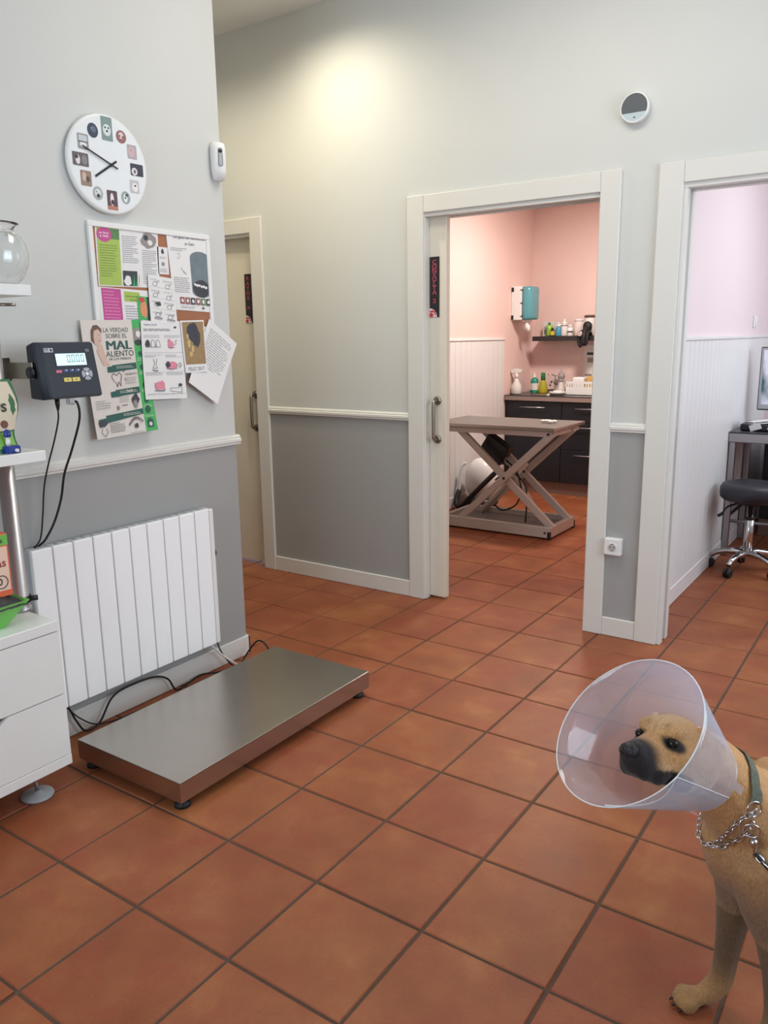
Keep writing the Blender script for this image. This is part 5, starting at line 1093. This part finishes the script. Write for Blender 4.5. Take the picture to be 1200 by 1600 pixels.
TSEAM = 3.05
def cone():
    c, n = Vector((.872, .191, .770)), Vector((-.415, -.558, .719)).normalized(); N2 = Vector((.976, .358, .629)); R0, R1 = .151, .071
    n2 = ((c-N2).normalized()*.6+n*.4).normalized()
    a = n.cross(Vector((0, 0, 1))).normalized(); bb = n.cross(a); a2 = (a-n2*a.dot(n2)).normalized(); b2 = n2.cross(a2)
    mt = bpy.data.materials.new('frosted_cone_plastic'); mt.use_nodes = True; nt = mt.node_tree; nt.nodes.remove(nt.nodes['Principled BSDF']); out = nt.nodes['Material Output']
    N = nt.nodes.new; L = nt.links.new
    tr = N('ShaderNodeBsdfTransparent'); df = N('ShaderNodeBsdfDiffuse'); tl = N('ShaderNodeBsdfTranslucent'); gl = N('ShaderNodeBsdfGlossy'); gl.inputs['Roughness'].default_value = .07
    df.inputs[0].default_value = (.66, .72, .86, 1); tl.inputs[0].default_value = (.72, .78, .92, 1)
    nz = N('ShaderNodeTexNoise'); nz.inputs['Scale'].default_value = 5; g = N('ShaderNodeNewGeometry'); L(g.outputs['Position'], nz.inputs['Vector'])
    mr = N('ShaderNodeMapRange'); mr.inputs[3].default_value = .25; mr.inputs[4].default_value = .28; L(nz.outputs['Fac'], mr.inputs[0])
    m1 = N('ShaderNodeMixShader'); m1.inputs[0].default_value = .5; L(df.outputs[0], m1.inputs[1]); L(tl.outputs[0], m1.inputs[2])
    m2 = N('ShaderNodeMixShader'); L(mr.outputs[0], m2.inputs[0]); L(tr.outputs[0], m2.inputs[1]); L(m1.outputs[0], m2.inputs[2])
    m3 = N('ShaderNodeMixShader'); m3.inputs[0].default_value = .07; L(m2.outputs[0], m3.inputs[1]); L(gl.outputs[0], m3.inputs[2]); L(m3.outputs[0], out.inputs[0])
    e = thing('protective_cone', 'translucent white plastic cone around the dog head', 'pet cone', (.93, .3, .5))
    t0 = TSEAM; over = .95; nt_, ns = 110, 10; V = []; Fc = []; th = .0011
    def pt(t, s, dr):
        q = t0-t*(2*PI+over); s = s+(1-s)*.17*math.sin(PI*min(1, max(0, t*(2*PI+over)-2*PI)/over)); sh = 1-.006*t; r = (R0+(R1-R0)*s)*sh+dr-.0025*max(0, (t*(2*PI+over)-2*PI))/over
        ce = c.lerp(N2, s); A = a.lerp(a2, s).normalized(); B = bb.lerp(b2, s).normalized(); return ce+r*(math.cos(q)*A+math.sin(q)*B)
    for layer in (0, 1):
        for i in range(nt_+1):
            for j in range(ns+1): V.append(pt(i/nt_, j/ns, -th*layer))
    K = (nt_+1)*(ns+1); idx = lambda l, i, j: l*K+i*(ns+1)+j
    for l in (0, 1):
        for i in range(nt_):
            for j in range(ns): Fc.append((idx(l, i, j), idx(l, i+1, j), idx(l, i+1, j+1), idx(l, i, j+1)))
    for i in range(nt_): Fc += [(idx(0, i, 0), idx(0, i+1, 0), idx(1, i+1, 0), idx(1, i, 0)), (idx(0, i, ns), idx(0, i+1, ns), idx(1, i+1, ns), idx(1, i, ns))]
    for j in range(ns): Fc += [(idx(0, 0, j), idx(0, 0, j+1), idx(1, 0, j+1), idx(1, 0, j)), (idx(0, nt_, j), idx(0, nt_, j+1), idx(1, nt_, j+1), idx(1, nt_, j))]
    MB().add(V, Fc, True).build('cone_sheet', mt, e)
    ED = mat('cone_edge', (226, 228, 234), .3, var=.02)
    MB().tube([pt(i/nt_, 0, -th/2) for i in range(nt_+1)], .0013, 6).build('rim_edge', ED, e)
    MB().tube([pt(0, j/ns, 0) for j in range(ns+1)], .0010, 6).build('overlap_edge', ED, e)
    # neck collar loops and tabs
    for k in range(4):
        q = TSEAM+.35+k*PI/2; A = a2*math.cos(q)+b2*math.sin(q); tg = n2.cross(A); p = N2+A*(R1+.001)-n2*.004
        MB().obox(p-n2*.004, n2*.014, tg*.008, A*.0008, bev=.0006).build('fastening_tab', mt, e)
    return e
cone()
def collar():
    bv = BVHTree.FromPolygons([v.co for v in dog_me.vertices], [p.vertices for p in dog_me.polygons])
    e = thing('chain_collar', 'steel chain collar with camouflage strap around the dog neck', 'collar', (1.03, .46, .45))
    m_ = Vector((-.45, -.35, .82)).normalized()
    def snap(p, lift):
        h = bv.find_nearest(Vector(p)); return h[0]+h[1]*lift, h[1]
    def hug(pts, lift, n=6): return [snap(p, lift) for p in catmull(pts, n)]
    def link(p, d, nrm, flat, parent, L=.0090, R=.0052, r=.0017):
        d = d.normalized(); s = nrm-d*nrm.dot(d); s.normalize(); s2 = d.cross(s); ax = (s2*.85+s*.5 if flat else s2*.5-s*.85)
        MB().tube([p+d*(L*math.cos(2*PI*k/16))+ax*(R*math.sin(2*PI*k/16)) for k in range(16)], r, 6, closed=True).build('link', CHROME, parent)
    def run(path, parent=e):
        acc = [0]
        for (a, _), (b, _) in zip(path[:-1], path[1:]): acc.append(acc[-1]+(b-a).length)
        n = max(1, int(acc[-1]/.0130))
        for k in range(n+1):
            s = acc[-1]*k/n; j = max(i for i in range(len(acc)) if acc[i] <= s+1e-9); j = min(j, len(path)-2); f = (s-acc[j])/max(1e-9, acc[j+1]-acc[j])
            link(path[j][0].lerp(path[j+1][0], f), path[j+1][0]-path[j][0], path[j][1], k % 2 == 0, parent)
    upper = [(1.061, .397, .562), (1.047, .386, .551), (1.0315, .386, .524), (1.013, .403, .485), (.998, .415, .455), (.9845, .424, .442), (.970, .440, .440), (.958, .470, .455), (.955, .51, .49), (.965, .545, .53), (.985, .555, .565)]
    run(hug(upper, .0055))
    lower = [(.994, .417, .449), (1.0133, .411, .4575), (1.0317, .399, .486), (1.0486, .3947, .5074), (1.058, .394, .520)]
    run(hug(lower, .0060))
    STR = mat('camouflage_webbing', (96, 100, 84), .8, var=.6, scale=70)
    st = hug([(1.063, .400, .578), (1.0645, .405, .588), (1.0588, .4109, .6067), (1.05, .43, .63), (1.03, .47, .645), (1.005, .51, .63), (.99, .55, .59), (.985, .556, .566)], .003)
    V = []; Fc = []; k = 2*len(st)
    for i, (p, nr) in enumerate(st):
        d = st[min(i+1, len(st)-1)][0]-st[max(i-1, 0)][0]; sd = d.cross(nr).normalized()*.0125; V += [p-sd, p+sd]
    V += [V[2*i+j]+st[i][1]*.0024 for i in range(len(st)) for j in (0, 1)]
    for i in range(len(st)-1): Fc += [(2*i, 2*i+1, 2*i+3, 2*i+2), (k+2*i, k+2*i+1, k+2*i+3, k+2*i+2), (2*i, 2*i+2, k+2*i+2, k+2*i), (2*i+1, 2*i+3, k+2*i+3, k+2*i+1)]
    Fc += [(0, 1, k+1, k), (k-2, k-1, 2*k-1, 2*k-2)]
    MB().add(V, Fc).build('webbing_strap', STR, e)
    p0, n0 = snap((1.0609, .3972, .5677), .007); MB().torus(p0, n0, .0150, .0019, 24, 8).build('strap_ring', CHROME, e)
    p1, n1 = snap((1.0622, .395, .5263), .009); MB().torus(p1, n1, .0165, .0019, 24, 8).build('lead_ring', CHROME, e)
    run([(p0.lerp(p1, .22), n0), (p0.lerp(p1, .72), n1)])
    l = thing('dog_lead', 'dark lead clipped to the chain collar ring by a steel snap hook', 'lead', (1.2, .40, .3))
    h0, hn = snap((1.066, .400, .510), .012); h1, _ = snap((1.0755, .4046, .4667), .012); dd = (h1-h0)
    MB().lathe([(.004, 0), (.0085, .005), (.0075, .016), (.004, .022), (.0035, .034), (.006, .040), (.003, .046)], h0, dd, 12).build('snap_hook', CHROME, l)
    g = snap((1.0925, .3974, .4566), .012)[0]
    pth = catmull([h1, g, g+Vector((.03, -.005, -.02)), g+Vector((.10, -.03, -.05)), (1.40, .33, .24), (1.55, .28, .06), (1.64, .26, .008), (1.8, .28, .006)], 8)
    run([(p, hn) for p in pth[4:20]], l)
    MB().tube(pth, .0045, 8).build('lead_strap', RUBBER, l)
collar()
